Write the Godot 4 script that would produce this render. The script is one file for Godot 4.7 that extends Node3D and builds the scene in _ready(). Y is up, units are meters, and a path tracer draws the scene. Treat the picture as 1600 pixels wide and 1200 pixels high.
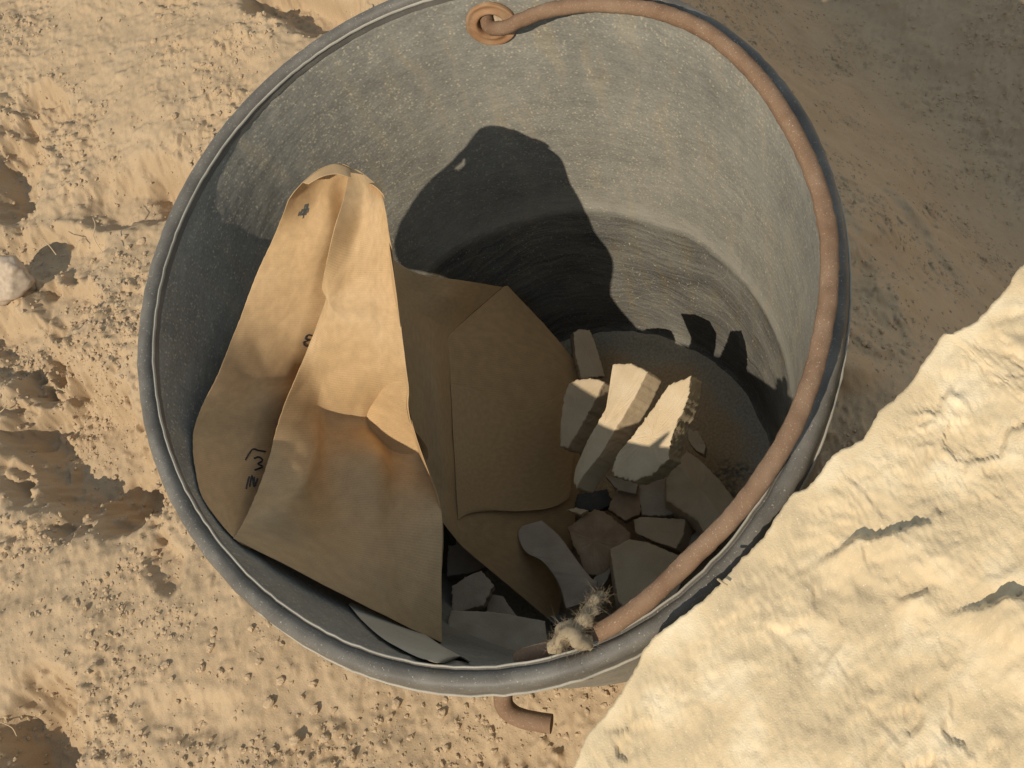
extends Node3D

const FLOOR_Y = 0.01          # top of the bucket's bottom
const RIM_Y = 0.32            # top of its rim
var harm = [-0.00616, -0.00368, 0.00154, -0.00096, 0.00048, 0.00074]
var used = {}
var paper_noise = FastNoiseLite.new()
var fold_noise = FastNoiseLite.new()
var grain = FastNoiseLite.new()
var chip = FastNoiseLite.new()
var rng = RandomNumberGenerator.new()
var M = {}

func V(x, y, z): return Vector3(x, y, z)
func P(x, y): return Vector2(x, y)

# ---------------------------------------------------------------- naming
func numbered(called):
	var n = used.get(called, 0)
	used[called] = n + 1
	return called if n == 0 else "%s_%03d" % [called, n]

func tag(o, label, category, group = "", kind = ""):
	if label: o.set_meta("label", label)
	if category: o.set_meta("category", category)
	if group: o.set_meta("group", group)
	if kind: o.set_meta("kind", kind)
	return o

func base(called, at = Vector3.ZERO):
	var o = Node3D.new()
	o.name = numbered(called)
	add_child(o, true)
	o.position = at
	return o

func put(called, mesh, mat, parent = self):
	var o = MeshInstance3D.new()
	o.name = numbered(called) if parent == self else called
	o.mesh = mesh
	o.material_override = mat
	o.cast_shadow = GeometryInstance3D.SHADOW_CASTING_SETTING_ON
	parent.add_child(o, true)
	return o

# ---------------------------------------------------------------- mesh helpers
func grid_mesh(pts: PackedVector3Array, nu: int, nv: int, uvs = PackedVector2Array(), skip = {}, flip = false) -> ArrayMesh:
	# rows of nu points, nv rows
	var idx = PackedInt32Array()
	for j in nv - 1:
		for i in nu - 1:
			if skip.has(Vector2i(i, j)): continue
			var a = j * nu + i
			var b = a + 1
			var c = a + nu
			var d = c + 1
			if flip: idx.append_array([a, c, b, b, c, d])
			else: idx.append_array([a, b, c, b, d, c])
	return finish(pts, idx, uvs)

func finish(pts, idx, uvs = PackedVector2Array(), cols = PackedColorArray()) -> ArrayMesh:
	var nor = PackedVector3Array()
	nor.resize(pts.size())
	for k in range(0, idx.size(), 3):
		var a = idx[k]
		var b = idx[k + 1]
		var c = idx[k + 2]
		var n = (pts[c] - pts[a]).cross(pts[b] - pts[a])
		nor[a] += n
		nor[b] += n
		nor[c] += n
	for k in nor.size(): nor[k] = nor[k].normalized()
	var arr = []
	arr.resize(Mesh.ARRAY_MAX)
	arr[Mesh.ARRAY_VERTEX] = pts
	arr[Mesh.ARRAY_NORMAL] = nor
	arr[Mesh.ARRAY_INDEX] = idx
	if uvs.size(): arr[Mesh.ARRAY_TEX_UV] = uvs
	if cols.size(): arr[Mesh.ARRAY_COLOR] = cols
	var m = ArrayMesh.new()
	m.add_surface_from_arrays(Mesh.PRIMITIVE_TRIANGLES, arr)
	return m

func catmull(a, b, c, d, t):
	return 0.5 * (2.0 * b + (c - a) * t + (2.0 * a - 5.0 * b + 4.0 * c - d) * t * t + (3.0 * b - a - 3.0 * c + d) * t * t * t)

func curve(pts: Array, n: int) -> Array:
	# n points per span along a smooth line through pts
	var out = []
	for k in pts.size() - 1:
		for s in n:
			out.append(catmull(pts[max(k - 1, 0)], pts[k], pts[k + 1], pts[min(k + 2, pts.size() - 1)], float(s) / n))
	out.append(pts[-1])
	return out

func tube(path: Array, radius: float, sides: int, rough = 0.0, caps = true, taper = 0.0, ruv = 1.0) -> ArrayMesh:
	var pts = PackedVector3Array()
	var uvs = PackedVector2Array()
	var n = path.size()
	var t0 = (path[1] - path[0]).normalized()
	var up = t0.cross(Vector3(0.31, 0.9, 0.2)).normalized()
	var run = 0.0
	for k in n:
		var t = (path[min(k + 1, n - 1)] - path[max(k - 1, 0)]).normalized()
		up = (up - t * up.dot(t)).normalized()
		var side = t.cross(up)
		var r = radius * (1.0 - taper * k / float(n))
		if k: run += path[k].distance_to(path[k - 1])
		for i in sides + 1:
			var ang = TAU * (i % sides) / sides
			var d = up * cos(ang) + side * sin(ang)
			var p = path[k] + d * r
			if rough > 0.0: p += d * rough * grain.get_noise_3dv(p * 160.0)
			pts.append(p)
			uvs.append(Vector2(float(i) / sides, run * ruv))
	var idx = PackedInt32Array()
	var w = sides + 1
	for k in n - 1:
		for i in sides:
			var a = k * w + i
			idx.append_array([a, a + w, a + 1, a + 1, a + w, a + w + 1])
	if caps:
		for e in [0, n - 1]:
			var c = pts.size()
			pts.append(path[e])
			uvs.append(Vector2.ZERO)
			for i in sides + 1:
				pts.append(pts[e * w + i])
				uvs.append(Vector2.ZERO)
			for i in sides:
				if e == 0: idx.append_array([c, c + 1 + i, c + 2 + i])
				else: idx.append_array([c, c + 2 + i, c + 1 + i])
	return finish(pts, idx, uvs)

# a sheet of paper through a net of points: straight between columns (creases), smooth along rows if asked
func sheet_point(net: Array, u: float, v: float, soft_u: bool, soft_v: bool) -> Vector3:
	var nr = net.size() - 1
	var nc = net[0].size() - 1
	var j = clampi(int(v * nr), 0, nr - 1)
	var i = clampi(int(u * nc), 0, nc - 1)
	var fv = v * nr - j
	var fu = u * nc - i
	var rows = []
	for jj in [max(j - 1, 0), j, j + 1, min(j + 2, nr)]:
		var r = net[jj]
		if soft_u: rows.append(catmull(r[max(i - 1, 0)], r[i], r[i + 1], r[min(i + 2, nc)], fu))
		else: rows.append(r[i].lerp(r[i + 1], fu))
	if soft_v: return catmull(rows[0], rows[1], rows[2], rows[3], fv)
	return rows[1].lerp(rows[2], fv)

func paper_point(net: Array, u: float, v: float, soft_u: bool, soft_v: bool, wrinkle: float) -> Array:
	var p = sheet_point(net, u, v, soft_u, soft_v)
	var e = 0.002
	var du = sheet_point(net, min(u + e, 1.0), v, soft_u, soft_v) - sheet_point(net, max(u - e, 0.0), v, soft_u, soft_v)
	var dv = sheet_point(net, u, min(v + e, 1.0), soft_u, soft_v) - sheet_point(net, u, max(v - e, 0.0), soft_u, soft_v)
	var n = du.cross(dv).normalized()
	var q = p * 34.0
	var h = 0.8 * (1.0 - 2.4 * absf(fold_noise.get_noise_3dv(q * 0.42))) + 0.30 * (1.0 - 2.4 * absf(fold_noise.get_noise_3dv(q * 1.1 + Vector3(7, 3, 1))))
	return [p + n * wrinkle * h, n]

func sheet(net: Array, nu: int, nv: int, soft_u = true, soft_v = true, wrinkle = 0.0012, hole = null, torn = [], thick = 0.0003) -> ArrayMesh:
	var top = PackedVector3Array()
	var uvs = PackedVector2Array()
	for j in nv + 1:
		for i in nu + 1:
			var u = float(i) / nu
			var v = float(j) / nv
			# torn (pinked) edges wander by a fraction of a millimetre
			if "left" in torn and i == 0: u += 0.004 * abs(sin(j * 1.9)) + 0.006 * paper_noise.get_noise_2d(j * 9.0, 3.0)
			if "right" in torn and i == nu: u -= 0.004 * abs(sin(j * 2.1))
			var p = paper_point(net, u, v, soft_u, soft_v, wrinkle)[0]
			top.append(p)
			uvs.append(Vector2(u * net[0][0].distance_to(net[0][-1]) + u * 0.08, v * 0.3) * 10.0)
	var w = nu + 1
	var cnt = top.size()
	# second face a paper's thickness behind
	var flat = grid_mesh(top, w, nv + 1)
	var nor = flat.surface_get_arrays(0)[Mesh.ARRAY_NORMAL]
	var pts = PackedVector3Array(top)
	for k in cnt: pts.append(top[k] - nor[k] * thick)
	var uv2 = PackedVector2Array(uvs)
	uv2.append_array(uvs)
	var idx = PackedInt32Array()
	for j in nv:
		for i in nu:
			if hole != null:
				var c = Vector2((i + 0.5) / nu, (j + 0.5) / nv) - hole.at
				if abs(c.x) / hole.w + abs(c.y + c.x * 0.1) / hole.h < 1.0 + 0.25 * sin(c.angle() * 5.0): continue
			var a = j * w + i
			idx.append_array([a, a + 1, a + w, a + 1, a + w + 1, a + w])
			var b = a + cnt
			idx.append_array([b, b + w, b + 1, b + 1, b + w, b + w + 1])
	for i in nu:
		var a = i
		var b = nv * w + i
		idx.append_array([a, a + cnt, a + 1, a + 1, a + cnt, a + 1 + cnt])
		idx.append_array([b, b + 1, b + cnt, b + 1, b + 1 + cnt, b + cnt])
	for j in nv:
		var a = j * w
		var b = a + nu
		idx.append_array([a, a + w, a + cnt, a + w, a + w + cnt, a + cnt])
		idx.append_array([b, b + cnt, b + w, b + w, b + cnt, b + w + cnt])
	return finish(pts, idx, uv2)

# a broken piece of pot: outline in millimetres, extruded with worn edges and a rough break
func sherd_mesh(outline: Array, thick: float, bow: float, rough: float, seed_at: float, ridge = Vector3.ZERO) -> ArrayMesh:
	var ring = []
	var n = outline.size()
	var mid = Vector2.ZERO
	for p in outline: mid += p
	mid /= n
	for k in n:
		var a = outline[k]
		var b = outline[(k + 1) % n]
		var steps = max(2, int(a.distance_to(b) / 1.3))
		for s in steps:
			var p = a.lerp(b, float(s) / steps)
			p += (p - mid).normalized() * chip.get_noise_3d(p.x * 9.0, p.y * 9.0, seed_at) * 1.1 * rough
			ring.append(p)
	var m = ring.size()
	var spread = 1.0
	for p in ring: spread = max(spread, p.distance_to(mid))
	# layers: [scale, depth in mm]
	var layers = []
	for s in [0.0, 0.25, 0.45, 0.62, 0.76, 0.87, 0.945]: layers.append([s, 0.0, 0.0])
	layers.append([0.985, 0.15, 0.0])
	layers.append([1.0, 0.7, 0.4])
	var cuts = max(3, int(thick / 1.6))
	for s in range(1, cuts): layers.append([1.0, thick * s / cuts, 1.0])
	layers.append([0.99, thick - 0.5, 0.4])
	layers.append([0.95, thick, 0.0])
	for s in [0.7, 0.4, 0.0]: layers.append([s, thick, 0.0])
	var pts = PackedVector3Array()
	var uvs = PackedVector2Array()
	for l in layers:
		for k in m + 1:
			var q = ring[k % m]
			var r = mid + (q - mid) * l[0]
			var out = (q - mid).normalized()
			var rf = chip.get_noise_3d(q.x * 11.0 + seed_at * 3.0, q.y * 11.0, l[1] * 11.0) * 1.0 * rough * l[2]
			r += out * rf
			var z = -l[1] + bow * (1.0 - pow(r.distance_to(mid) / spread, 2.0))
			if l[2] == 0.0: z += 0.28 * rough * grain.get_noise_3d(r.x * 6.0, r.y * 6.0, seed_at + l[1]) + 0.35 * chip.get_noise_3d(r.x * 2.0, r.y * 2.0, seed_at)
			z -= ridge.z * absf((r - mid).dot(Vector2(ridge.x, ridge.y)) + 2.0 * chip.get_noise_2d(r.x * 2.0, r.y * 2.0))
			pts.append(Vector3(r.x, r.y, z) * 0.001)
			uvs.append(r * 0.02)
	var idx = PackedInt32Array()
	var w = m + 1
	for j in layers.size() - 1:
		for i in m:
			var a = j * w + i
			idx.append_array([a, a + w, a + 1, a + 1, a + w, a + w + 1])
	# winding follows the outline's sense
	var area = 0.0
	for k in m: area += ring[k].cross(ring[(k + 1) % m])
	if area > 0.0:
		for k in range(0, idx.size(), 3):
			var t = idx[k + 1]
			idx[k + 1] = idx[k + 2]
			idx[k + 2] = t
	return finish(pts, idx, uvs)

func sherd(label, mat, at, ax, nn, outline, thick, bow = 0.0, rough = 1.0, ridge = Vector3.ZERO):
	var o = put("pottery_sherd", sherd_mesh(outline, thick, bow, rough, at.x * 900.0 + at.z * 700.0, ridge), mat)
	o.transform = Transform3D(Basis(ax, nn.cross(ax), nn), at)
	tag(o, label, "sherd", "broken pottery piled in the bucket")
	return o

# ---------------------------------------------------------------- materials
func noise_tex(freq, ramp: Array, at = 1, octaves = 4, size = 512, type = FastNoiseLite.TYPE_SIMPLEX_SMOOTH):
	var n = FastNoiseLite.new()
	n.noise_type = type
	n.seed = at
	n.frequency = freq
	n.fractal_octaves = octaves
	var g = Gradient.new()
	var offs = PackedFloat32Array()
	var cols = PackedColorArray()
	for r in ramp:
		offs.append(r[0])
		cols.append(r[1])
	g.offsets = offs
	g.colors = cols
	var t = NoiseTexture2D.new()
	t.width = size
	t.height = size
	t.seamless = true
	t.noise = n
	t.color_ramp = g
	return t

func lin(r, g, b): return Color(r, g, b).linear_to_srgb()

func tile_noise(freq: float, at: int, octaves: int, size: int, type = FastNoiseLite.TYPE_SIMPLEX_SMOOTH) -> PackedByteArray:
	var n = FastNoiseLite.new()
	n.noise_type = type
	n.seed = at
	n.frequency = freq
	n.fractal_octaves = octaves
	var im = n.get_seamless_image(size, size)
	im.convert(Image.FORMAT_L8)
	return im.get_data()

var to_srgb = PackedByteArray()

func mineral(a: Color, b: Color, c: Color, at: int, size: int, grain_share: float, fleck: Color, flecks: float, specks: float) -> ImageTexture:
	# soft patches between tones a, b and c (linear), a fine grain, pale flecks and dark specks
	if to_srgb.is_empty():
		for k in 2049: to_srgb.append(int(255.0 * Color(k / 2048.0, 0, 0).linear_to_srgb().r))
	var big = tile_noise(4.0 / size, at, 5, size)
	var fine = tile_noise(0.28, at + 1, 3, size)
	var spot = tile_noise(0.10, at + 2, 2, size)
	var out = PackedByteArray()
	out.resize(size * size * 3)
	for k in size * size:
		var g = big[k] / 255.0
		var col = a.lerp(b, g * 2.0) if g < 0.5 else b.lerp(c, g * 2.0 - 1.0)
		var f = fine[k] / 255.0
		var s = spot[k] / 255.0
		col = col.lerp(fleck, clampf((s + 0.35 * f - 1.16 + flecks) * 7.0, 0.0, 0.85))
		col = col * (1.0 + grain_share * (f - 0.5)) * (1.0 - clampf((specks - s - 0.3 * f) * 6.0, 0.0, 0.5))
		out[k * 3] = to_srgb[int(clampf(col.r, 0.0, 1.0) * 2048.0)]
		out[k * 3 + 1] = to_srgb[int(clampf(col.g, 0.0, 1.0) * 2048.0)]
		out[k * 3 + 2] = to_srgb[int(clampf(col.b, 0.0, 1.0) * 2048.0)]
	var im = Image.create_from_data(size, size, false, Image.FORMAT_RGB8, out)
	im.generate_mipmaps()
	return ImageTexture.create_from_image(im)

func gritty(a: Color, b: Color, c: Color, per_metre: float, relief: float, rough = 0.95, at = 1, world = false, grain_share = 0.35, fleck = Color.BLACK, flecks = 0.0, specks = 0.0, size = 512):
	var m = StandardMaterial3D.new()
	if flecks == 0.0: fleck = c
	m.albedo_texture = mineral(a, b, c, at, size, grain_share, fleck, flecks, specks)
	m.uv1_triplanar = true
	m.uv1_world_triplanar = world
	m.uv1_scale = Vector3.ONE * per_metre
	m.roughness = rough
	m.metallic_specular = 0.25
	if relief > 0.0:
		m.heightmap_enabled = true
		m.heightmap_texture = noise_tex(0.3, [[0.0, Color.BLACK], [1.0, Color.WHITE]], at + 5, 3)
		m.heightmap_scale = relief
	return m

func kraft_texture(w: int, h: int) -> ImageTexture:
	# ribbed brown paper: fine parallel lines, fibres and flecks
	var im = Image.create(w, h, false, Image.FORMAT_RGB8)
	var r = RandomNumberGenerator.new()
	r.seed = 12
	var n = FastNoiseLite.new()
	n.frequency = 0.02
	var seam = n.get_seamless_image(w, h)
	var n2 = FastNoiseLite.new()
	n2.frequency = 0.2
	n2.seed = 4
	var fine = n2.get_seamless_image(w, h)
	for y in h:
		var stripe = 0.5 + 0.5 * sin(y * TAU / 6.4)
		for x in w:
			var k = 0.93 + 0.05 * stripe + 0.10 * (seam.get_pixel(x, y).r - 0.5) + 0.10 * (fine.get_pixel(x, y).r - 0.5)
			im.set_pixel(x, y, Color(0.745 * k, 0.625 * k, 0.465 * k))
	for k in 700:
		var x = r.randi_range(0, w - 1)
		var y = r.randi_range(0, h - 1)
		var dark = r.randf() < 0.5
		for s in r.randi_range(2, 9):
			var c = im.get_pixel((x + s) % w, y)
			im.set_pixel((x + s) % w, y, c.darkened(0.12) if dark else c.lightened(0.10))
	im.generate_mipmaps()
	return ImageTexture.create_from_image(im)

func wall_textures(w: int, h: int) -> Array:
	# black rubber under dry dust: u runs round the bucket, v from the bottom to the rim
	var col = Image.create(w, h, false, Image.FORMAT_RGB8)
	var a = FastNoiseLite.new()
	a.frequency = 0.006
	a.fractal_octaves = 5
	var b = FastNoiseLite.new()
	b.frequency = 0.03
	b.seed = 3
	var f = FastNoiseLite.new()
	f.frequency = 0.22
	f.seed = 9
	f.fractal_octaves = 3
	var s = FastNoiseLite.new()
	s.frequency = 0.01
	s.seed = 21
	s.fractal_octaves = 4
	var lo = Vector3(0.030, 0.030, 0.031)
	var hi = Vector3(0.29, 0.278, 0.238)
	var bytes = PackedByteArray()
	bytes.resize(w * h * 3)
	var lut = PackedByteArray()
	for k in 1025: lut.append(int(255.0 * pow(k / 1024.0, 1.0 / 2.2)))
	for y in h:
		var v = 1.0 - float(y) / h
		var fade = 0.5 * sin(v * 240.0) * 0.5
		for x in w:
			var patch = a.get_noise_2d(x, y)
			var band = v + 0.02 * a.get_noise_2d(x * 0.7, 40.0) # edge of the scoured belt
			var wy = y + 60.0 * a.get_noise_2d(x * 0.5, y * 0.3)
			var streak = 0.6 * s.get_noise_2d(x * 0.35, wy * 7.0) + 0.5 * s.get_noise_2d(x * 1.1 + 50.0, wy * 16.0)
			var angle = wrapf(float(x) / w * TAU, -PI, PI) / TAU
			var drip = s.get_noise_2d(x * 3.0 + 40.0 * patch, y * 0.35 + 300.0)
			var fine = f.get_noise_2d(x, y)
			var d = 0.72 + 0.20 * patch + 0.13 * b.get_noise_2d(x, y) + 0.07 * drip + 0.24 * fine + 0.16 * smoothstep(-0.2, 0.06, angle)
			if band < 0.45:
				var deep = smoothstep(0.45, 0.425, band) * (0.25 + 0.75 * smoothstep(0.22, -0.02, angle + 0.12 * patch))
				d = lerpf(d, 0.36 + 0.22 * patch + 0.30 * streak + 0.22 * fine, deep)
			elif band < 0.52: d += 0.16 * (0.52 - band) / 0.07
			d = clampf(d, 0.06, 1.0)
			var c = lo.lerp(hi, d)
			c += Vector3(0.03, 0.012, -0.012) * clampf(drip * 1.6 - 0.2, 0.0, 1.0)
			var o = (y * w + x) * 3
			bytes[o] = lut[int(clampf(c.x, 0.0, 1.0) * 1024.0)]
			bytes[o + 1] = lut[int(clampf(c.y, 0.0, 1.0) * 1024.0)]
			bytes[o + 2] = lut[int(clampf(c.z, 0.0, 1.0) * 1024.0)]
	col = Image.create_from_data(w, h, false, Image.FORMAT_RGB8, bytes)
	var r = RandomNumberGenerator.new()
	r.seed = 77
	# splashes of pale mud, thickest near the rim
	for k in 52000:
		var v = pow(r.randf(), 0.75)
		var x = r.randi_range(0, w - 1)
		var y = int((1.0 - v) * (h - 1))
		if v < 0.5 and r.randf() < 0.7: continue
		if a.get_noise_2d(x * 0.8 + 500.0, y * 0.8) < r.randf_range(-0.75, 0.30): continue
		var t = r.randf_range(0.3, 0.95)
		var long = r.randi_range(1, 3) if r.randf() < 0.93 else r.randi_range(3, 6)
		for dy in long:
			for dx in r.randi_range(1, 2):
				var px = (x + dx) % w
				var py = clampi(y + dy, 0, h - 1)
				col.set_pixel(px, py, col.get_pixel(px, py).lerp(Color(0.72, 0.68, 0.58), t))
	# scratches
	for k in 1300:
		var x = r.randf() * w
		var y = (1.0 - r.randf() * 0.75) * h
		var ang = r.randf_range(-0.25, 0.25) if r.randf() < 0.75 else r.randf_range(0.0, PI)
		var bend = r.randf_range(-0.012, 0.012)
		var t = r.randf_range(0.15, 0.55)
		for q in r.randi_range(20, 150):
			x += cos(ang)
			y += sin(ang)
			ang += bend
			var px = posmod(int(x), w)
			var py = clampi(int(y), 0, h - 1)
			col.set_pixel(px, py, col.get_pixel(px, py).lerp(Color(0.62, 0.59, 0.50), t))
	col.generate_mipmaps()
	return [ImageTexture.create_from_image(col)]

func make_materials():
	var k = StandardMaterial3D.new()
	k.albedo_texture = kraft_texture(512, 512)
	k.roughness = 0.62
	k.metallic_specular = 0.35
	k.backlight_enabled = true
	k.backlight = Color(0.06, 0.05, 0.037)
	M.kraft = k
	var w = StandardMaterial3D.new()
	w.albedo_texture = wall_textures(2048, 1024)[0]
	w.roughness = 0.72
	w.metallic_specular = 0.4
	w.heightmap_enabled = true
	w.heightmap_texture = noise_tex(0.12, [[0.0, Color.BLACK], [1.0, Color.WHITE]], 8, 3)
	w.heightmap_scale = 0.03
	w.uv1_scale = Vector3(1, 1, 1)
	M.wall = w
	var dust = Color(0.46, 0.43, 0.36)
	M.rubber = gritty(Color(0.092, 0.085, 0.074), Color(0.135, 0.125, 0.109), Color(0.20, 0.188, 0.163), 11.0, 0.0, 0.5, 14, false, 0.5, dust, 0.17, 0.12)
	M.rubber.metallic_specular = 0.35
	M.lip = gritty(Color(0.26, 0.245, 0.21), Color(0.36, 0.34, 0.29), Color(0.44, 0.41, 0.35), 9.0, 0.0, 0.8, 17)
	M.rust = gritty(Color(0.165, 0.098, 0.060), Color(0.215, 0.136, 0.085), Color(0.26, 0.175, 0.115), 15.0, 0.0, 0.75, 20, false, 0.4, Color(0.50, 0.41, 0.32), 0.20, 0.18)
	M.rust_orange = gritty(Color(0.19, 0.09, 0.04), Color(0.31, 0.175, 0.09), Color(0.44, 0.31, 0.20), 14.0, 0.0, 0.8, 23, false, 0.4, Color(0.50, 0.42, 0.32), 0.16, 0.1)
	M.sand = gritty(Color(0.385, 0.282, 0.175), Color(0.43, 0.318, 0.199), Color(0.475, 0.357, 0.228), 4.0, 0.03, 1.0, 29, true, 0.42, Color(0.60, 0.48, 0.34), 0.16, 0.14, 1024)
	M.clod = gritty(Color(0.39, 0.287, 0.178), Color(0.45, 0.335, 0.212), Color(0.53, 0.41, 0.275), 0.7, 0.0, 1.0, 32)
	M.stone = gritty(Color(0.36, 0.28, 0.20), Color(0.46, 0.365, 0.27), Color(0.58, 0.475, 0.36), 2.0, 0.0, 0.95, 35, false, 0.3, Color(0.72, 0.63, 0.53), 0.15, 0.1)
	M.rock = gritty(Color(0.43, 0.345, 0.225), Color(0.62, 0.49, 0.305), Color(0.80, 0.68, 0.48), 8.0, 0.02, 0.85, 38, false, 0.16, Color(0.84, 0.76, 0.62), 0.16, 0.22, 1024)
	M.silt = silt_material()
	M.tan = gritty(Color(0.55, 0.43, 0.275), Color(0.61, 0.485, 0.32), Color(0.67, 0.545, 0.375), 12.0, 0.03, 0.95, 41, false, 0.3, Color(0.75, 0.65, 0.48), 0.1, 0.2)
	M.buff = gritty(Color(0.46, 0.36, 0.235), Color(0.52, 0.41, 0.275), Color(0.57, 0.46, 0.32), 11.0, 0.03, 0.95, 44, false, 0.3, Color(0.66, 0.56, 0.42), 0.1, 0.2)
	M.grey = gritty(Color(0.34, 0.28, 0.205), Color(0.40, 0.335, 0.255), Color(0.46, 0.395, 0.305), 11.0, 0.03, 0.95, 47, false, 0.3, Color(0.56, 0.51, 0.43), 0.1, 0.2)
	M.brown = gritty(Color(0.27, 0.175, 0.105), Color(0.38, 0.27, 0.17), Color(0.48, 0.37, 0.26), 14.0, 0.04, 0.95, 50, false, 0.4, Color(0.56, 0.46, 0.34), 0.14, 0.22)
	M.purple = gritty(Color(0.34, 0.265, 0.20), Color(0.41, 0.33, 0.255), Color(0.48, 0.395, 0.31), 11.0, 0.03, 0.95, 53, false, 0.3, Color(0.58, 0.50, 0.42), 0.12, 0.2)
	M.black = gritty(Color(0.05, 0.05, 0.05), Color(0.09, 0.088, 0.085), Color(0.13, 0.125, 0.115), 11.0, 0.0, 0.8, 56)
	M.pale_paper = gritty(Color(0.42, 0.38, 0.30), Color(0.48, 0.44, 0.35), Color(0.54, 0.50, 0.41), 6.0, 0.0, 0.8, 59)
	var fb = StandardMaterial3D.new()
	fb.albedo_color = lin(0.28, 0.22, 0.14)
	fb.roughness = 0.9
	M.fibre = fb
	var st = StandardMaterial3D.new()
	st.albedo_color = lin(0.50, 0.38, 0.23)
	st.roughness = 0.8
	M.straw = st
	var ink = StandardMaterial3D.new()
	ink.albedo_color = lin(0.03, 0.03, 0.035)
	ink.roughness = 0.6
	M.ink = ink

func silt_material():
	# dried silt over black rubber: a tan patch in the middle, a grey ring, bare spots
	var n = 512
	var im = Image.create(n, n, false, Image.FORMAT_RGB8)
	var a = FastNoiseLite.new()
	a.frequency = 0.012
	a.fractal_octaves = 5
	var f = FastNoiseLite.new()
	f.frequency = 0.2
	for y in n:
		for x in n:
			var q = Vector2(x - n * 0.5, y - n * 0.5) / (n * 0.5)
			var w = a.get_noise_2d(x, y)
			var c = Color(0.35, 0.31, 0.235).lerp(Color(0.40, 0.285, 0.165), smoothstep(0.92, 0.76, q.length() + 0.10 * w))
			var bare = smoothstep(0.20, 0.05, Vector2(q.x - 0.55, q.y - 0.52).length() + 0.22 * a.get_noise_2d(x * 2.0 + 91.0, y * 2.0)) * smoothstep(-0.3, 0.3, f.get_noise_2d(x * 0.5, y * 0.5) + 0.1)
			c = c.lerp(Color(0.09, 0.082, 0.07), bare * 0.75)
			im.set_pixel(x, y, (c * (1.0 + 0.35 * f.get_noise_2d(x, y))).linear_to_srgb())
	im.generate_mipmaps()
	var m = StandardMaterial3D.new()
	m.albedo_texture = ImageTexture.create_from_image(im)
	m.roughness = 0.95
	m.heightmap_enabled = true
	m.heightmap_texture = noise_tex(0.1, [[0.0, Color.BLACK], [1.0, Color.WHITE]], 33, 4)
	m.heightmap_scale = 0.05
	return m

# ---------------------------------------------------------------- ground
var pits = [
		[-0.3316, -0.3152, 0.0631, 0.0452, -0.0146, 0.0935, 0.0520, 2.0],
		[-0.2767, -0.6504, 0.0271, 0.0271, -0.0243, 0.0621, 0.0400, 2.0],
		[-0.2197, -0.7026, 0.0262, 0.0341, -0.0149, 0.0287, 0.0180, 2.0],
		[-0.1927, -0.5288, 0.0534, 0.0372, -0.0103, 0.0358, 0.0220, 2.0],
		[-0.1497, -0.5009, 0.0279, 0.0333, -0.0143, 0.0297, 0.0200, 2.0],
		[-0.2827, -0.5204, 0.0516, 0.0357, -0.0104, 0.0358, 0.0220, 2.0],
		[-0.2910, -0.4563, 0.0311, 0.0282, -0.0104, 0.0416, 0.0240, 2.0],
		[-0.3436, -0.4521, 0.0396, 0.0433, -0.0170, 0.0429, 0.0260, 2.0],
		[-0.4422, -0.1095, 0.0333, 0.0203, -0.0251, 0.0373, 0.0420, 2.0],
		[-0.3105, -0.2476, 0.0223, 0.0351, -0.0163, 0.0144, 0.0180, 2.0],
		[0.0461, -0.6008, 0.0434, 0.0721, -0.0203, 0.0230, 0.0340, 2.0],
		[-0.3053, -0.1637, 0.0081, 0.0214, -0.0134, 0.0149, 0.0100, 2.0],
		[-0.3320, -0.0423, 0.0345, 0.0225, -0.0100, 0.0198, 0.0080, 2.0],
		[-0.1299, -0.5661, 0.0237, 0.0447, -0.0297, 0.0308, -0.0060, 1.0],
		[-0.2757, -0.4085, 0.0383, 0.0093, 0.0021, 0.0427, -0.0100, 1.0],
		[-0.2856, -0.2449, -0.0002, 0.0410, -0.0132, 0.0032, -0.0120, 1.0],
		[0.3390, -0.2469, 0.0143, 0.0065, -0.0208, 0.0336, -0.0500, 1.0],
		[0.2909, -0.0844, 0.0562, -0.0233, 0.0078, 0.0384, -0.0300, 1.0],
		[0.3834, -0.0944, -0.0058, 0.0818, -0.0180, 0.0027, -0.0200, 1.0],
		[0.4222, -0.1303, 0.0042, 0.0047, -0.0240, 0.0263, 0.0080, 1.0],
		[0.4222, -0.1303, 0.0226, 0.0216, -0.0049, 0.0053, 0.0080, 1.0],
		[0.1772, 0.0287, 0.0284, 0.0121, -0.0060, 0.0200, -0.0200, 1.0],
		[0.2677, -0.0173, 0.0019, 0.0298, -0.0296, 0.0143, -0.0200, 1.0]]
var g_big = FastNoiseLite.new()
var g_mid = FastNoiseLite.new()
var g_clod = FastNoiseLite.new()
var g_fine = FastNoiseLite.new()
var g_lump = FastNoiseLite.new()
var g_clod_value = FastNoiseLite.new()
var g_crumb = FastNoiseLite.new()
var g_crumb_value = FastNoiseLite.new()

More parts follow.
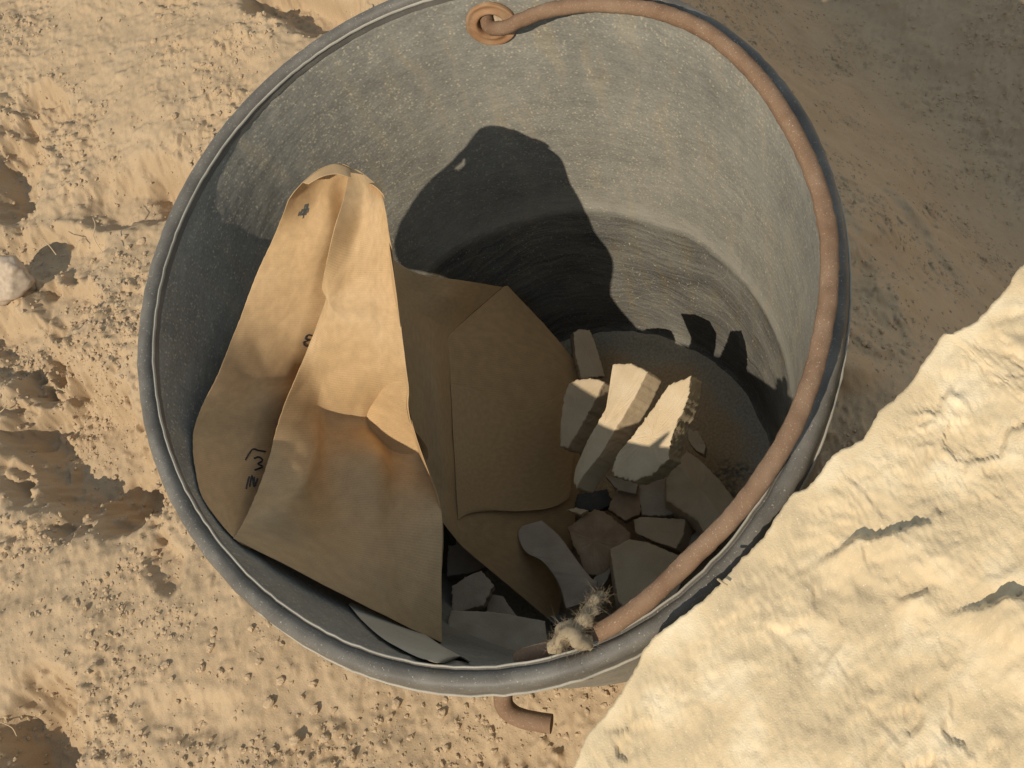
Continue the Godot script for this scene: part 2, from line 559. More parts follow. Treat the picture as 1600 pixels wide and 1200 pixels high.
func ground_height(x: float, z: float) -> float:
	var d = x * 0.906 - z * 0.423
	var r = sqrt(x * x + z * z)
	var h = -0.07 * d if d < 0.0 else -0.03 * d
	h *= smoothstep(0.08, 0.3, r)
	h += 0.016 * g_big.get_noise_2d(x, z) * smoothstep(0.12, 0.25, r)
	for p in pits:
		var q = Vector2(x - p[0], z - p[1])
		if q.length_squared() > 0.09: continue
		var ex = Vector2(p[2], p[3])
		var ey = Vector2(p[4], p[5])
		var det = ex.cross(ey)
		var a = q.cross(ey) / det
		var b = ex.cross(q) / det
		var rr = sqrt(a * a + b * b) + 0.30 * g_mid.get_noise_2d(x * 0.7, z * 0.7) + 0.12 * g_lump.get_noise_2d(x * 0.7, z * 0.7)
		if rr < 1.3:
			var f = smoothstep(1.15, 0.4, rr) if p[7] > 1.5 else smoothstep(1.2, 0.0, rr)
			if p[7] > 2.5: f = smoothstep(1.12, 0.55, rr)
			h -= p[6] * f
	# the ground falls away into a cutting on the right
	h -= 0.52 * smoothstep(0.15, 0.62, x + 0.12 * z + 0.03 * g_big.get_noise_2d(x, z)) * smoothstep(3.0, 1.5, r)
	var fade = smoothstep(2.5, 1.0, r)
	var rough = 0.55 + 0.9 * smoothstep(-0.15, 0.35, g_big.get_noise_2d(x * 2.0 + 9.0, z * 2.0))
	rough *= lerpf(1.0, 0.9, smoothstep(0.0, 0.2, d))
	h += fade * 0.0026 * g_mid.get_noise_2d(x, z)
	# separate clods sitting in the dust, in two sizes
	var wx = x + 0.004 * g_mid.get_noise_2d(x * 3.0, z * 3.0)
	var wz = z + 0.004 * g_mid.get_noise_2d(x * 3.0 + 50.0, z * 3.0)
	var cv = g_clod_value.get_noise_2d(wx, wz)
	if cv > 0.1:
		var cd = 1.0 + g_clod.get_noise_2d(wx, wz)
		h += fade * rough * 0.0042 * (cv - 0.1) * smoothstep(0.62, 0.20, cd)
	var sv = g_crumb_value.get_noise_2d(wx, wz)
	if sv > -0.2:
		var sd = 1.0 + g_crumb.get_noise_2d(wx, wz)
		h += fade * rough * 0.0019 * (sv + 0.2) * smoothstep(0.66, 0.25, sd)
	h += fade * rough * (0.0016 * g_lump.get_noise_2d(x, z) + 0.0008 * g_fine.get_noise_2d(x, z))
	return h

func axis(lo, hi, step, far) -> PackedFloat32Array:
	var out = PackedFloat32Array()
	var left = []
	var s = step
	var x = lo
	while x > -far:
		s *= 1.35
		x -= s
		left.append(x)
	left.reverse()
	for q in left: out.append(q)
	x = lo
	while x < hi:
		out.append(x)
		x += step
	while x < hi + 0.4:
		out.append(x)
		x += step * 2.0
	s = step * 2.0
	while x < far:
		out.append(x)
		s *= 1.35
		x += s
	return out

func build_ground():
	g_big.seed = 5
	g_big.frequency = 3.2
	g_big.fractal_octaves = 3
	g_mid.seed = 6
	g_mid.frequency = 26.0
	g_mid.fractal_octaves = 3
	for k in 4:
		var n = [g_clod, g_clod_value, g_crumb, g_crumb_value][k]
		n.seed = 7 if k < 2 else 9
		n.noise_type = FastNoiseLite.TYPE_CELLULAR
		n.cellular_return_type = FastNoiseLite.RETURN_DISTANCE if k % 2 == 0 else FastNoiseLite.RETURN_CELL_VALUE
		n.frequency = 78.0 if k < 2 else 190.0
		n.fractal_type = FastNoiseLite.FRACTAL_NONE
	g_lump.seed = 11
	g_lump.frequency = 62.0
	g_lump.fractal_octaves = 4
	g_lump.fractal_gain = 0.55
	g_fine.seed = 8
	g_fine.frequency = 170.0
	g_fine.fractal_octaves = 2
	var xs = axis(-0.56, 0.6, 0.0016, 400.0)
	var zs = axis(-0.98, 0.2, 0.0016, 400.0)
	var nu = xs.size()
	var nv = zs.size()
	var pts = PackedVector3Array()
	pts.resize(nu * nv)
	var k = 0
	for z in zs:
		for x in xs:
			pts[k] = Vector3(x, ground_height(x, z), z)
			k += 1
	var o = put("ground", grid_mesh(pts, nu, nv), M.sand)
	tag(o, "dry tan sandy soil with clods, hollows and scuffed footprints around the bucket", "ground", "", "structure")

func stone_mesh(at: int, detail: int, rough: float) -> ArrayMesh:
	# an irregular lump, about one unit across, cut by random planes
	var r = RandomNumberGenerator.new()
	r.seed = at
	var cuts = []
	for k in 9: cuts.append([Vector3(r.randfn(), r.randfn(), r.randfn()).normalized(), r.randf_range(0.30, 0.48)])
	var pts = PackedVector3Array()
	var nu = detail * 2 + 1
	for j in detail + 1:
		for i in nu:
			var th = PI * j / detail
			var ph = TAU * (i % (nu - 1)) / (nu - 1)
			var d = Vector3(sin(th) * cos(ph), cos(th), sin(th) * sin(ph))
			var l = 0.5
			for c in cuts:
				var q = d.dot(c[0])
				if q > 0.01: l = min(l, c[1] / q)
			l *= 1.0 + rough * chip.get_noise_3dv(d * 30.0 + Vector3.ONE * at)
			pts.append(d * l)
	return grid_mesh(pts, nu, detail + 1, PackedVector2Array(), {}, true)

func facet(m: ArrayMesh) -> ArrayMesh:
	var a = m.surface_get_arrays(0)
	var pts = PackedVector3Array()
	var idx = PackedInt32Array()
	for k in a[Mesh.ARRAY_INDEX]:
		pts.append(a[Mesh.ARRAY_VERTEX][k])
		idx.append(idx.size())
	return finish(pts, idx)

func build_stones():
	# loose crumbs: too many to count
	for kind in 2:
		var spots = []
		var r = RandomNumberGenerator.new()
		r.seed = 40 + kind
		while spots.size() < 30000:
			var x = r.randf_range(-0.55, 0.90)
			var z = r.randf_range(-0.95, 0.18)
			if sqrt(x * x + z * z) < 0.135: continue
			if x * 0.906 - z * 0.423 > 0.0 and r.randf() < 0.6: continue
			var dens = 0.5 + 0.9 * g_big.get_noise_2d(x * 2.0 + 9.0, z * 2.0) + 0.8 * g_mid.get_noise_2d(x * 0.5, z * 0.5)
			if r.randf() > dens * dens + 0.08: continue
			var s = 0.0009 + 0.0040 * pow(r.randf(), 5.0)
			var t = Basis.from_euler(Vector3(r.randf() * TAU, r.randf() * TAU, r.randf() * TAU)).scaled(Vector3(r.randf_range(0.8, 1.3), r.randf_range(0.6, 1.0), r.randf_range(0.8, 1.3)) * s)
			spots.append(Transform3D(t, Vector3(x, ground_height(x, z) + s * 0.05, z)))
		var mm = MultiMesh.new()
		mm.transform_format = MultiMesh.TRANSFORM_3D
		mm.mesh = facet(stone_mesh(60 + kind, 4, 0.5))
		mm.instance_count = spots.size()
		for k in spots.size(): mm.set_instance_transform(k, spots[k])
		var o = MultiMeshInstance3D.new()
		o.name = numbered("loose_crumbs")
		o.multimesh = mm
		o.material_override = M.clod
		add_child(o, true)
		tag(o, "loose crumbs of dry earth strewn over the sandy ground", "earth crumbs", "", "stuff")
	# clods large enough to pick out
	var r = RandomNumberGenerator.new()
	r.seed = 91
	var first = []
	for k in 4: first.append(facet(stone_mesh(70 + k, 7, 0.3)))
	for p in [V(-0.0888, 0.0060, -0.6807), V(-0.0799, 0.0060, -0.6523), V(-0.0390, 0.0060, -0.5612), V(-0.0251, 0.0060, -0.5314), V(-0.0787, 0.0060, -0.5747), V(-0.1130, 0.0060, -0.5653), V(-0.0761, 0.0060, -0.5373), V(-0.1687, 0.0060, -0.6449), V(-0.1239, 0.0060, -0.7620), V(-0.0705, 0.0060, -0.7077), V(0.0461, 0.0060, -0.5735), V(-0.1398, 0.0060, -0.4973), V(-0.1119, 0.0060, -0.5164), V(-0.2141, 0.0060, -0.4878), V(-0.2149, 0.0060, -0.4747), V(-0.2028, 0.0060, -0.4724), V(-0.2247, 0.0060, -0.4723), V(-0.2543, 0.0060, -0.5002), V(-0.2357, 0.0060, -0.3855), V(-0.2929, 0.0060, -0.3873), V(-0.2447, 0.0060, -0.4120), V(-0.2254, 0.0060, -0.3927), V(-0.4108, 0.0060, -0.2404), V(-0.3247, 0.0060, -0.1931), V(-0.3109, 0.0060, -0.1823), V(-0.4197, 0.0060, -0.2606), V(-0.3749, 0.0060, -0.1470), V(-0.3747, 0.0060, -0.1379), V(-0.2907, 0.0060, -0.0872), V(-0.2641, 0.0060, -0.0702), V(-0.2649, 0.0060, -0.0258), V(-0.2473, 0.0060, -0.0114), V(-0.2780, 0.0060, -0.0174), V(-0.2549, 0.0060, 0.0040), V(-0.3578, 0.0060, -0.1021), V(-0.3092, 0.0060, -0.0682), V(-0.3321, 0.0060, -0.0873), V(-0.2969, 0.0060, -0.0773), V(-0.2568, 0.0060, 0.0251), V(-0.4284, 0.0060, -0.0771), V(-0.2061, 0.0060, 0.0328), V(-0.2474, 0.0060, 0.0470), V(-0.2737, 0.0060, 0.0157), V(-0.1912, 0.0060, 0.0789), V(-0.1829, 0.0060, 0.0572)]:
		var s = r.randf_range(0.0045, 0.0080)
		var o = put("earth_clod", first[r.randi() % 4], M.clod)
		o.transform = Transform3D(Basis.from_euler(Vector3(r.randf() * TAU, r.randf() * TAU, 0)).scaled(Vector3(1.2, 0.85, 1.0) * s), Vector3(p.x, ground_height(p.x, p.z) + s * 0.12, p.z))
		tag(o, "small angular tan clod lying loose on the sunlit sandy soil", "clod", "earth clods scattered on the sand")
	var w = V(-0.3192, 0.0200, -0.5107)
	var st = put("limestone_chunk", stone_mesh(84, 26, 0.10), M.stone)
	st.transform = Transform3D(Basis.from_euler(Vector3(0.5, 0.9, 0.2)).scaled(Vector3(0.055, 0.042, 0.045)), Vector3(w.x - 0.004, ground_height(w.x, w.z) + 0.012, w.z))
	tag(st, "pale pinkish white stone chunk on the sand left of the bucket", "stone")

func build_straws():
	var labels = ["bent dry straw over the shaded hollow left of the rim", "short straight straw above the pale stone chunk", "tiny straw end in the big shaded footprint", "pale straw stub at the edge of the shaded footprint", "dry straw at the bottom left on crumbly soil"]
	var k = 0
	for s in [[V(-0.2234, 0.0160, -0.5072), V(-0.2242, 0.0180, -0.4952), V(-0.2309, 0.0160, -0.4885), V(-0.2324, 0.0140, -0.4788), V(-0.2323, 0.0120, -0.4694)], [V(-0.2746, 0.0140, -0.5280), V(-0.2710, 0.0160, -0.5111), V(-0.2708, 0.0120, -0.5020)], [V(-0.3265, 0.0040, -0.3809), V(-0.3213, 0.0060, -0.3714)], [V(-0.3793, 0.0100, -0.3931), V(-0.3748, 0.0120, -0.3914), V(-0.3710, 0.0100, -0.3947)], [V(-0.4703, 0.0120, -0.1406), V(-0.4657, 0.0140, -0.1325), V(-0.4669, 0.0100, -0.1260)]]:
		var pts = []
		for p in s: pts.append(Vector3(p.x, max(p.y, ground_height(p.x, p.z) + 0.002), p.z))
		var o = put("dry_straw", tube(curve(pts, 4), 0.00045, 5), M.straw)
		tag(o, labels[k], "straw", "bits of straw on the soil")
		k += 1
	var o = put("dry_twig", tube(curve([V(0.0055, 0.3395, 0.1810), V(0.0058, 0.3410, 0.1831), V(0.0065, 0.3410, 0.1851)], 4), 0.0005, 5), M.straw)
	tag(o, "tiny dark twig stuck on the boulder edge beside the rim", "twig")

# ---------------------------------------------------------------- boulder
func build_boulder():
	var edge = curve([V(-0.0954, 0.3150, 0.2088), V(-0.0758, 0.3250, 0.1995), V(-0.0649, 0.3270, 0.1941), V(-0.0535, 0.3290, 0.1918), V(-0.0403, 0.3310, 0.1881), V(-0.0286, 0.3330, 0.1833), V(-0.0141, 0.3350, 0.1828), V(0.0003, 0.3370, 0.1829), V(0.0135, 0.3380, 0.1807), V(0.0266, 0.3390, 0.1785), V(0.0428, 0.3400, 0.1727), V(0.0531, 0.3410, 0.1742), V(0.0637, 0.3420, 0.1717), V(0.0749, 0.3430, 0.1734), V(0.0863, 0.3440, 0.1691), V(0.0944, 0.3450, 0.1695), V(0.1038, 0.3460, 0.1679), V(0.1193, 0.3470, 0.1631), V(0.1240, 0.3480, 0.1646), V(0.1329, 0.3490, 0.1666), V(0.1490, 0.3500, 0.1630), V(0.1576, 0.3510, 0.1608), V(0.1829, 0.3530, 0.1576)], 16)
	var n_top = 150
	var pts = PackedVector3Array()
	var nu = edge.size()
	var rough = FastNoiseLite.new()
	rough.seed = 17
	rough.frequency = 11.0
	rough.fractal_octaves = 5
	rough.fractal_gain = 0.36
	var flake = FastNoiseLite.new()
	flake.seed = 18
	flake.frequency = 17.0
	flake.fractal_octaves = 3
	var pit_n = FastNoiseLite.new()
	pit_n.seed = 19
	pit_n.frequency = 160.0
	pit_n.fractal_octaves = 3
	var ridge = FastNoiseLite.new()
	ridge.seed = 24
	ridge.frequency = 42.0
	ridge.fractal_type = FastNoiseLite.FRACTAL_RIDGED
	ridge.fractal_octaves = 3
	var facet_a = FastNoiseLite.new()
	var facet_b = FastNoiseLite.new()
	for f in [facet_a, facet_b]:
		f.noise_type = FastNoiseLite.TYPE_CELLULAR
		f.cellular_return_type = FastNoiseLite.RETURN_CELL_VALUE
		f.seed = 27
		f.fractal_type = FastNoiseLite.FRACTAL_NONE
	facet_a.frequency = 85.0
	facet_b.frequency = 230.0
	var depths = [0.37, 0.30, 0.24, 0.18, 0.13, 0.09, 0.06, 0.04, 0.026, 0.016, 0.009, 0.0045, 0.0016]
	var rows = 0
	for j in depths.size() + n_top + 12:
		for i in nu:
			var e: Vector3 = edge[i]
			var p: Vector3
			var wob = 0.0007 * pit_n.get_noise_3dv(e * 1.6) + 0.0014 * rough.get_noise_3dv(e * 2.0)
			if j < depths.size():
				var d = depths[j]
				p = e + Vector3(0.0, -d, 0.012 * smoothstep(0.0, 0.1, d) + 0.02 * smoothstep(0.1, 0.37, d))
				var q = p * 1.0
				p += Vector3(0.2, 0.0, -1.0) * (0.02 * rough.get_noise_3dv(q) + 0.006 * ridge.get_noise_3dv(q)) * smoothstep(0.0, 0.05, d)
				p += Vector3(0.2, 0.0, -1.0) * wob
			else:
				var k = j - depths.size()
				var t = 0.0
				if k < n_top: t = 0.0011 * k
				else: t = 0.0011 * n_top + 0.03 * (k - n_top + 1)
				p = e + Vector3(0.05 * t, 0.0, t)
				var q = Vector3(p.x, 0.0, p.z)
				var on = smoothstep(0.0, 0.012, t)
				var h = 0.0030 * rough.get_noise_3dv(q) + 0.0003 * (ridge.get_noise_3dv(q * 0.8) - 0.3) + 0.0009 * minf(0.0, pit_n.get_noise_3dv(q * 0.6) + 0.12) + 0.0006 * pit_n.get_noise_3dv(q * 2.6)
				var crust = smoothstep(-0.15, 0.35, rough.get_noise_3dv(q * 0.9 + Vector3(5, 0, 2)))
				var qw = q + Vector3(0.006, 0.0, 0.004) * pit_n.get_noise_3dv(q * 0.3)
				h += crust * (0.0011 * facet_a.get_noise_2d(qw.x, qw.z * 1.5) + 0.0005 * facet_b.get_noise_2d(qw.x, qw.z)) + 0.0002 * facet_b.get_noise_2d(qw.z * 1.7, qw.x)
				# flaking beds on the right: broken steps with sharp lee edges
				var m = smoothstep(0.03, 0.075, t + 0.03 * flake.get_noise_3dv(q * 0.5)) * smoothstep(-0.03, 0.03, p.x + 0.02 * flake.get_noise_3dv(q * 0.7))
				var f = flake.get_noise_3d(q.x * 0.55, 0.0, q.z * 1.7) * 3.0 + (q.x * 0.3 + q.z) * 34.0
				var saw = f - floor(f)
				h += m * 0.0008 * (smoothstep(0.0, 0.8, saw) - smoothstep(0.8, 1.0, saw)) * (0.4 + 1.2 * max(0.0, flake.get_noise_3dv(q * 1.3 + Vector3(3, 0, 0)) + 0.3))
				h += 0.012 * smoothstep(0.0, 0.14, t)
				# ledges that break off sharply on the far side
				for c in [
		[0.0622, 0.2069, 0.0161, 0.0056, 0.0072, 0.0200],
		[0.0471, 0.2011, 0.0087, 0.0024, 0.0052, 0.0160],
		[0.0674, 0.2203, 0.0138, 0.0049, 0.0016, 0.0120],
		[0.0696, 0.2444, 0.0127, 0.0057, 0.0098, 0.0260],
		[0.0525, 0.2252, 0.0063, 0.0022, 0.0044, 0.0120],
		[0.0399, 0.2158, 0.0025, 0.0092, 0.0013, 0.0120],
		[0.0792, 0.2382, 0.0107, 0.0021, 0.0016, 0.0120],
		[0.0429, 0.2473, 0.0088, 0.0031, 0.0014, 0.0120],
		[0.0597, 0.2615, 0.0079, 0.0010, 0.0018, 0.0120],
		[0.0375, 0.2334, 0.0078, 0.0028, 0.0010, 0.0100],
		[0.1096, 0.1827, 0.0045, 0.0017, 0.0012, 0.0100]]:
					var g = Vector2(p.x - c[0], p.z - c[1])
					if g.length_squared() > 0.002: continue
					var along = Vector2(c[2], c[3])
					var al = g.dot(along) / along.length_squared()
					var ac = along.normalized().cross(g) + 0.0022 * pit_n.get_noise_3dv(q * 0.9) + 0.002 * flake.get_noise_3dv(q * 3.0)
					h += c[4] * exp(-al * al * 1.6) * (smoothstep(-c[5], 0.0, -ac) if -ac < 0.0 else 1.0 - smoothstep(0.0, 0.0024, -ac))
				p += Vector3(0.0, h * on, 0.0) + Vector3(0.2, 0.0, -1.0) * wob * (1.0 - on)
				if k >= n_top:
					var far = float(k - n_top + 1) / 12.0
					p.y -= 0.05 * far * far
					if k == n_top + 11: p.y = -0.05
			pts.append(p)
		rows += 1
	# close both ends
	var w = nu
	var idx = PackedInt32Array()
	for j in rows - 1:
		for i in w - 1:
			var a = j * w + i
			idx.append_array([a, a + w, a + 1, a + 1, a + w, a + w + 1])
	for side in [0, w - 1]:
		var c = pts.size()
		var mid = Vector3.ZERO
		for j in rows: mid += pts[j * w + side]
		pts.append(mid / rows + Vector3(-0.05 if side == 0 else 0.08, -0.04, 0.0))
		for j in rows - 1:
			var a = j * w + side
			if side == 0: idx.append_array([c, a + w, a])
			else: idx.append_array([c, a, a + w])
	var o = put("limestone_boulder", finish(pts, idx), M.rock)
	tag(o, "big cream limestone boulder with a flaky sunlit top beside the bucket", "boulder")

# ---------------------------------------------------------------- bucket
func oval(th: float) -> float:
	return harm[0] * cos(2 * th) + harm[1] * sin(2 * th) + harm[2] * cos(3 * th) + harm[3] * sin(3 * th) + harm[4] * cos(4 * th) + harm[5] * sin(4 * th)

func ring_mesh(profile: Array, n: int, whole: bool) -> ArrayMesh:
	# profile: [radius, height, share of the oval]; swept round the bucket
	var pts = PackedVector3Array()
	var uvs = PackedVector2Array()
	for k in profile.size():
		var p = profile[k]
		for i in n + 1:
			var th = TAU * (i % n) / n
			var r = p[0] + oval(th) * p[2]
			r += 0.0005 * paper_noise.get_noise_3d(cos(th) * 30.0, p[1] * 60.0, sin(th) * 30.0)
			pts.append(Vector3(r * cos(th), p[1], r * sin(th)))
			uvs.append(Vector2(float(i) / n, 1.0 - (p[1] - FLOOR_Y) / (RIM_Y - FLOOR_Y)))
	return grid_mesh(pts, n + 1, profile.size(), uvs)

func pierced(m: ArrayMesh, at: Vector3, along: Vector3, radius: float) -> ArrayMesh:
	# the same mesh without the faces within a radius of a line
	var a = m.surface_get_arrays(0)
	var p = a[Mesh.ARRAY_VERTEX]
	var keep = PackedInt32Array()
	var idx = a[Mesh.ARRAY_INDEX]
	for k in range(0, idx.size(), 3):
		var c = (p[idx[k]] + p[idx[k + 1]] + p[idx[k + 2]]) / 3.0 - at
		if absf(c.dot(along)) < 0.03 and (c - along * c.dot(along)).length() < radius: continue
		keep.append_array([idx[k], idx[k + 1], idx[k + 2]])
	a[Mesh.ARRAY_INDEX] = keep
	var out = ArrayMesh.new()
	out.add_surface_from_arrays(Mesh.PRIMITIVE_TRIANGLES, a)
	return out

func build_bucket():
	var b = base("rubber_bucket")
	tag(b, "black rubber bucket coated in dust with a rusty bail handle lying on its rim", "bucket")
	var rt = 0.1622 + 0.0006
	var rb = 0.1143
	var prof = []
	# outside from the bottom up, then the inside down to the floor
	prof.append([0.0, 0.0, 0.0])
	prof.append([rb - 0.004, 0.0, 0.0])
	prof.append([rb + 0.003, 0.004, 0.0])
	for k in 24:
		var s = (k + 1) / 25.0
		prof.append([lerpf(rb + 0.0045, rt + 0.0045, pow(s, 0.5)), lerpf(0.004, RIM_Y - 0.012, s), s])
	prof.append([rt + 0.003, RIM_Y - 0.006, 1.0])
	prof.append([rt + 0.0002, RIM_Y - 0.0065, 1.0])
	prof.append([rt + 0.0002, RIM_Y - 0.010, 1.0])
	for k in 60:
		var s = 1.0 - (k + 1) / 62.0
		var y = lerpf(FLOOR_Y, RIM_Y - 0.008, s)
		var bead = 0.0008 * exp(-pow((s - 0.455) / 0.012, 2.0)) + 0.0006 * exp(-pow((s - 0.93) / 0.008, 2.0))
		var fillet = 0.006 * pow(clampf(1.0 - (y - FLOOR_Y) / 0.014, 0.0, 1.0), 2.0)
		prof.append([lerpf(rb, rt, s) - bead - fillet, y, s])
	prof.append([rb - 0.008, FLOOR_Y - 0.001, 0.0])
	prof.append([0.0, FLOOR_Y - 0.001, 0.0])
	# rolled rim
	var roll = []
	for q in [[0.0012, -0.007], [0.0014, -0.0022], [0.0022, -0.0032], [0.0034, -0.0012], [0.0052, 0.0], [0.0078, -0.0003], [0.0094, -0.0016], [0.0102, -0.0042], [0.0101, -0.0082], [0.0105, -0.0100], [0.0098, -0.0122], [0.0062, -0.0145], [0.0042, -0.0148]]:
		roll.append([0.1622 + q[0] - 0.0008, RIM_Y + q[1], 1.0])
	put("rim", ring_mesh(curve_profile(roll), 256, true), M.rubber, b)
	# worn pale lip along its inner edge
	var lip = []
	for k in 9:
		var t = TAU * k / 8.0
		lip.append([0.1622 + 0.0002 + 0.0005 * cos(t), RIM_Y - 0.0024 - 0.0009 * sin(t), 1.0])
	put("worn_lip", ring_mesh(lip, 256, true), M.lip, b)
	var hem = []
	for k in 9:
		var t = TAU * k / 8.0
		hem.append([0.1622 + 0.0098 + 0.0006 * cos(t), RIM_Y - 0.0100 - 0.0008 * sin(t), 1.0])
	put("worn_edge", ring_mesh(hem, 256, true), M.lip, b)
	# grommet
	var gp = V(0.0949, 0.2960, -0.1323)
	var out = Vector3(gp.x, 0.0, gp.z).normalized()
	var face = (-out + Vector3(0.0, 0.14, 0.0)).normalized()
	var right = Vector3.UP.cross(face).normalized()
	var up = face.cross(right)
	var disc = PackedVector3Array()
	var gprof = [[0.0136, -0.001], [0.0135, 0.0006], [0.0130, 0.0011], [0.0120, 0.0009], [0.0112, 0.0004], [0.0100, 0.0005], [0.0090, 0.0013], [0.0080, 0.0015], [0.0072, 0.0009], [0.0068, -0.0004], [0.0066, -0.002]]
	for q in gprof:
		for i in 41:
			var t = TAU * (i % 40) / 40.0
			disc.append(gp + (right * cos(t) + up * sin(t)) * q[0] * (1.0 + 0.02 * chip.get_noise_2d(i % 40 * 12.0, q[0] * 4000.0)) + face * (q[1] + 0.0006))
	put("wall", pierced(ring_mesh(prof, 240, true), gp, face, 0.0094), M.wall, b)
	var g = put("grommet", grid_mesh(disc, 41, gprof.size()), M.rust_orange, b)
	# rusty wire bail: out through the far grommet, round the right rim, through the near hole
	var hp = [V(0.0939, 0.3000, -0.1284), V(0.0968, 0.3040, -0.1167), V(0.1043, 0.3080, -0.1105), V(0.1138, 0.3130, -0.1013), V(0.1253, 0.3180, -0.0872), V(0.1371, 0.3215, -0.0699), V(0.1467, 0.3240, -0.0514), V(0.1530, 0.3265, -0.0297), V(0.1551, 0.3285, -0.0066), V(0.1529, 0.3300, 0.0206), V(0.1468, 0.3310, 0.0466), V(0.1380, 0.3320, 0.0717), V(0.1278, 0.3330, 0.0916), V(0.1175, 0.3340, 0.1061), V(0.1042, 0.3350, 0.1209), V(0.0888, 0.3360, 0.1346), V(0.0748, 0.3365, 0.1449), V(0.0584, 0.3365, 0.1541), V(0.0406, 0.3360, 0.1608), V(0.0224, 0.3340, 0.1651), V(0.0030, 0.3310, 0.1669), V(-0.0194, 0.3260, 0.1679), V(-0.0371, 0.3190, 0.1653), V(-0.0492, 0.3130, 0.1609), V(-0.0614, 0.3050, 0.1547), V(-0.0748, 0.2960, 0.1476)]
	hp[0] = gp + face * 0.0045 + up * 0.002
	hp.push_front(gp - face * 0.006 + up * 0.004 - right * 0.002)
	var h = put("handle", tube(curve(hp, 10), 0.0037, 18, 0.0004), M.rust, b)
	put("hook_end", tube(curve([V(-0.0859, 0.2850, 0.1476), V(-0.0914, 0.2800, 0.1510), V(-0.0936, 0.2770, 0.1546), V(-0.0922, 0.2750, 0.1594), V(-0.0880, 0.2740, 0.1645), V(-0.0818, 0.2730, 0.1703)], 8), 0.0040, 18, 0.0002), M.rust, b)
	# silt on the bottom
	var pts = PackedVector3Array()
	var uvs = PackedVector2Array()
	var nr = 40
	for j in nr + 1:
		for i in 97:
			var t = TAU * (i % 96) / 96.0
			var s = float(j) / nr
			var r = (rb + 0.001) * s
			var q = Vector3(r * cos(t), 0.0, r * sin(t))
			var y = FLOOR_Y + 0.002 + 0.0018 * paper_noise.get_noise_3dv(q * 40.0) + 0.0007 * grain.get_noise_3dv(q * 200.0)
			y += 0.006 * smoothstep(0.86, 1.0, s)
			pts.append(Vector3(q.x, y, q.z))
			uvs.append(Vector2(0.5 + 0.5 * s * cos(t), 0.5 + 0.5 * s * sin(t)))
	var si = put("dried_silt", grid_mesh(pts, 97, nr + 1, uvs, {}, false), M.silt)
	tag(si, "film of dried tan silt with bare dark spots on the bucket bottom", "silt", "", "stuff")

func curve_profile(p: Array) -> Array:
	var out = []
	for k in p.size() - 1:
		for s in 3:
			var f = s / 3.0
			var a = p[max(k - 1, 0)]
			var d = p[min(k + 2, p.size() - 1)]
			out.append([catmull(a[0], p[k][0], p[k + 1][0], d[0], f), catmull(a[1], p[k][1], p[k + 1][1], d[1], f), 1.0])
	out.append(p[-1])
	return out

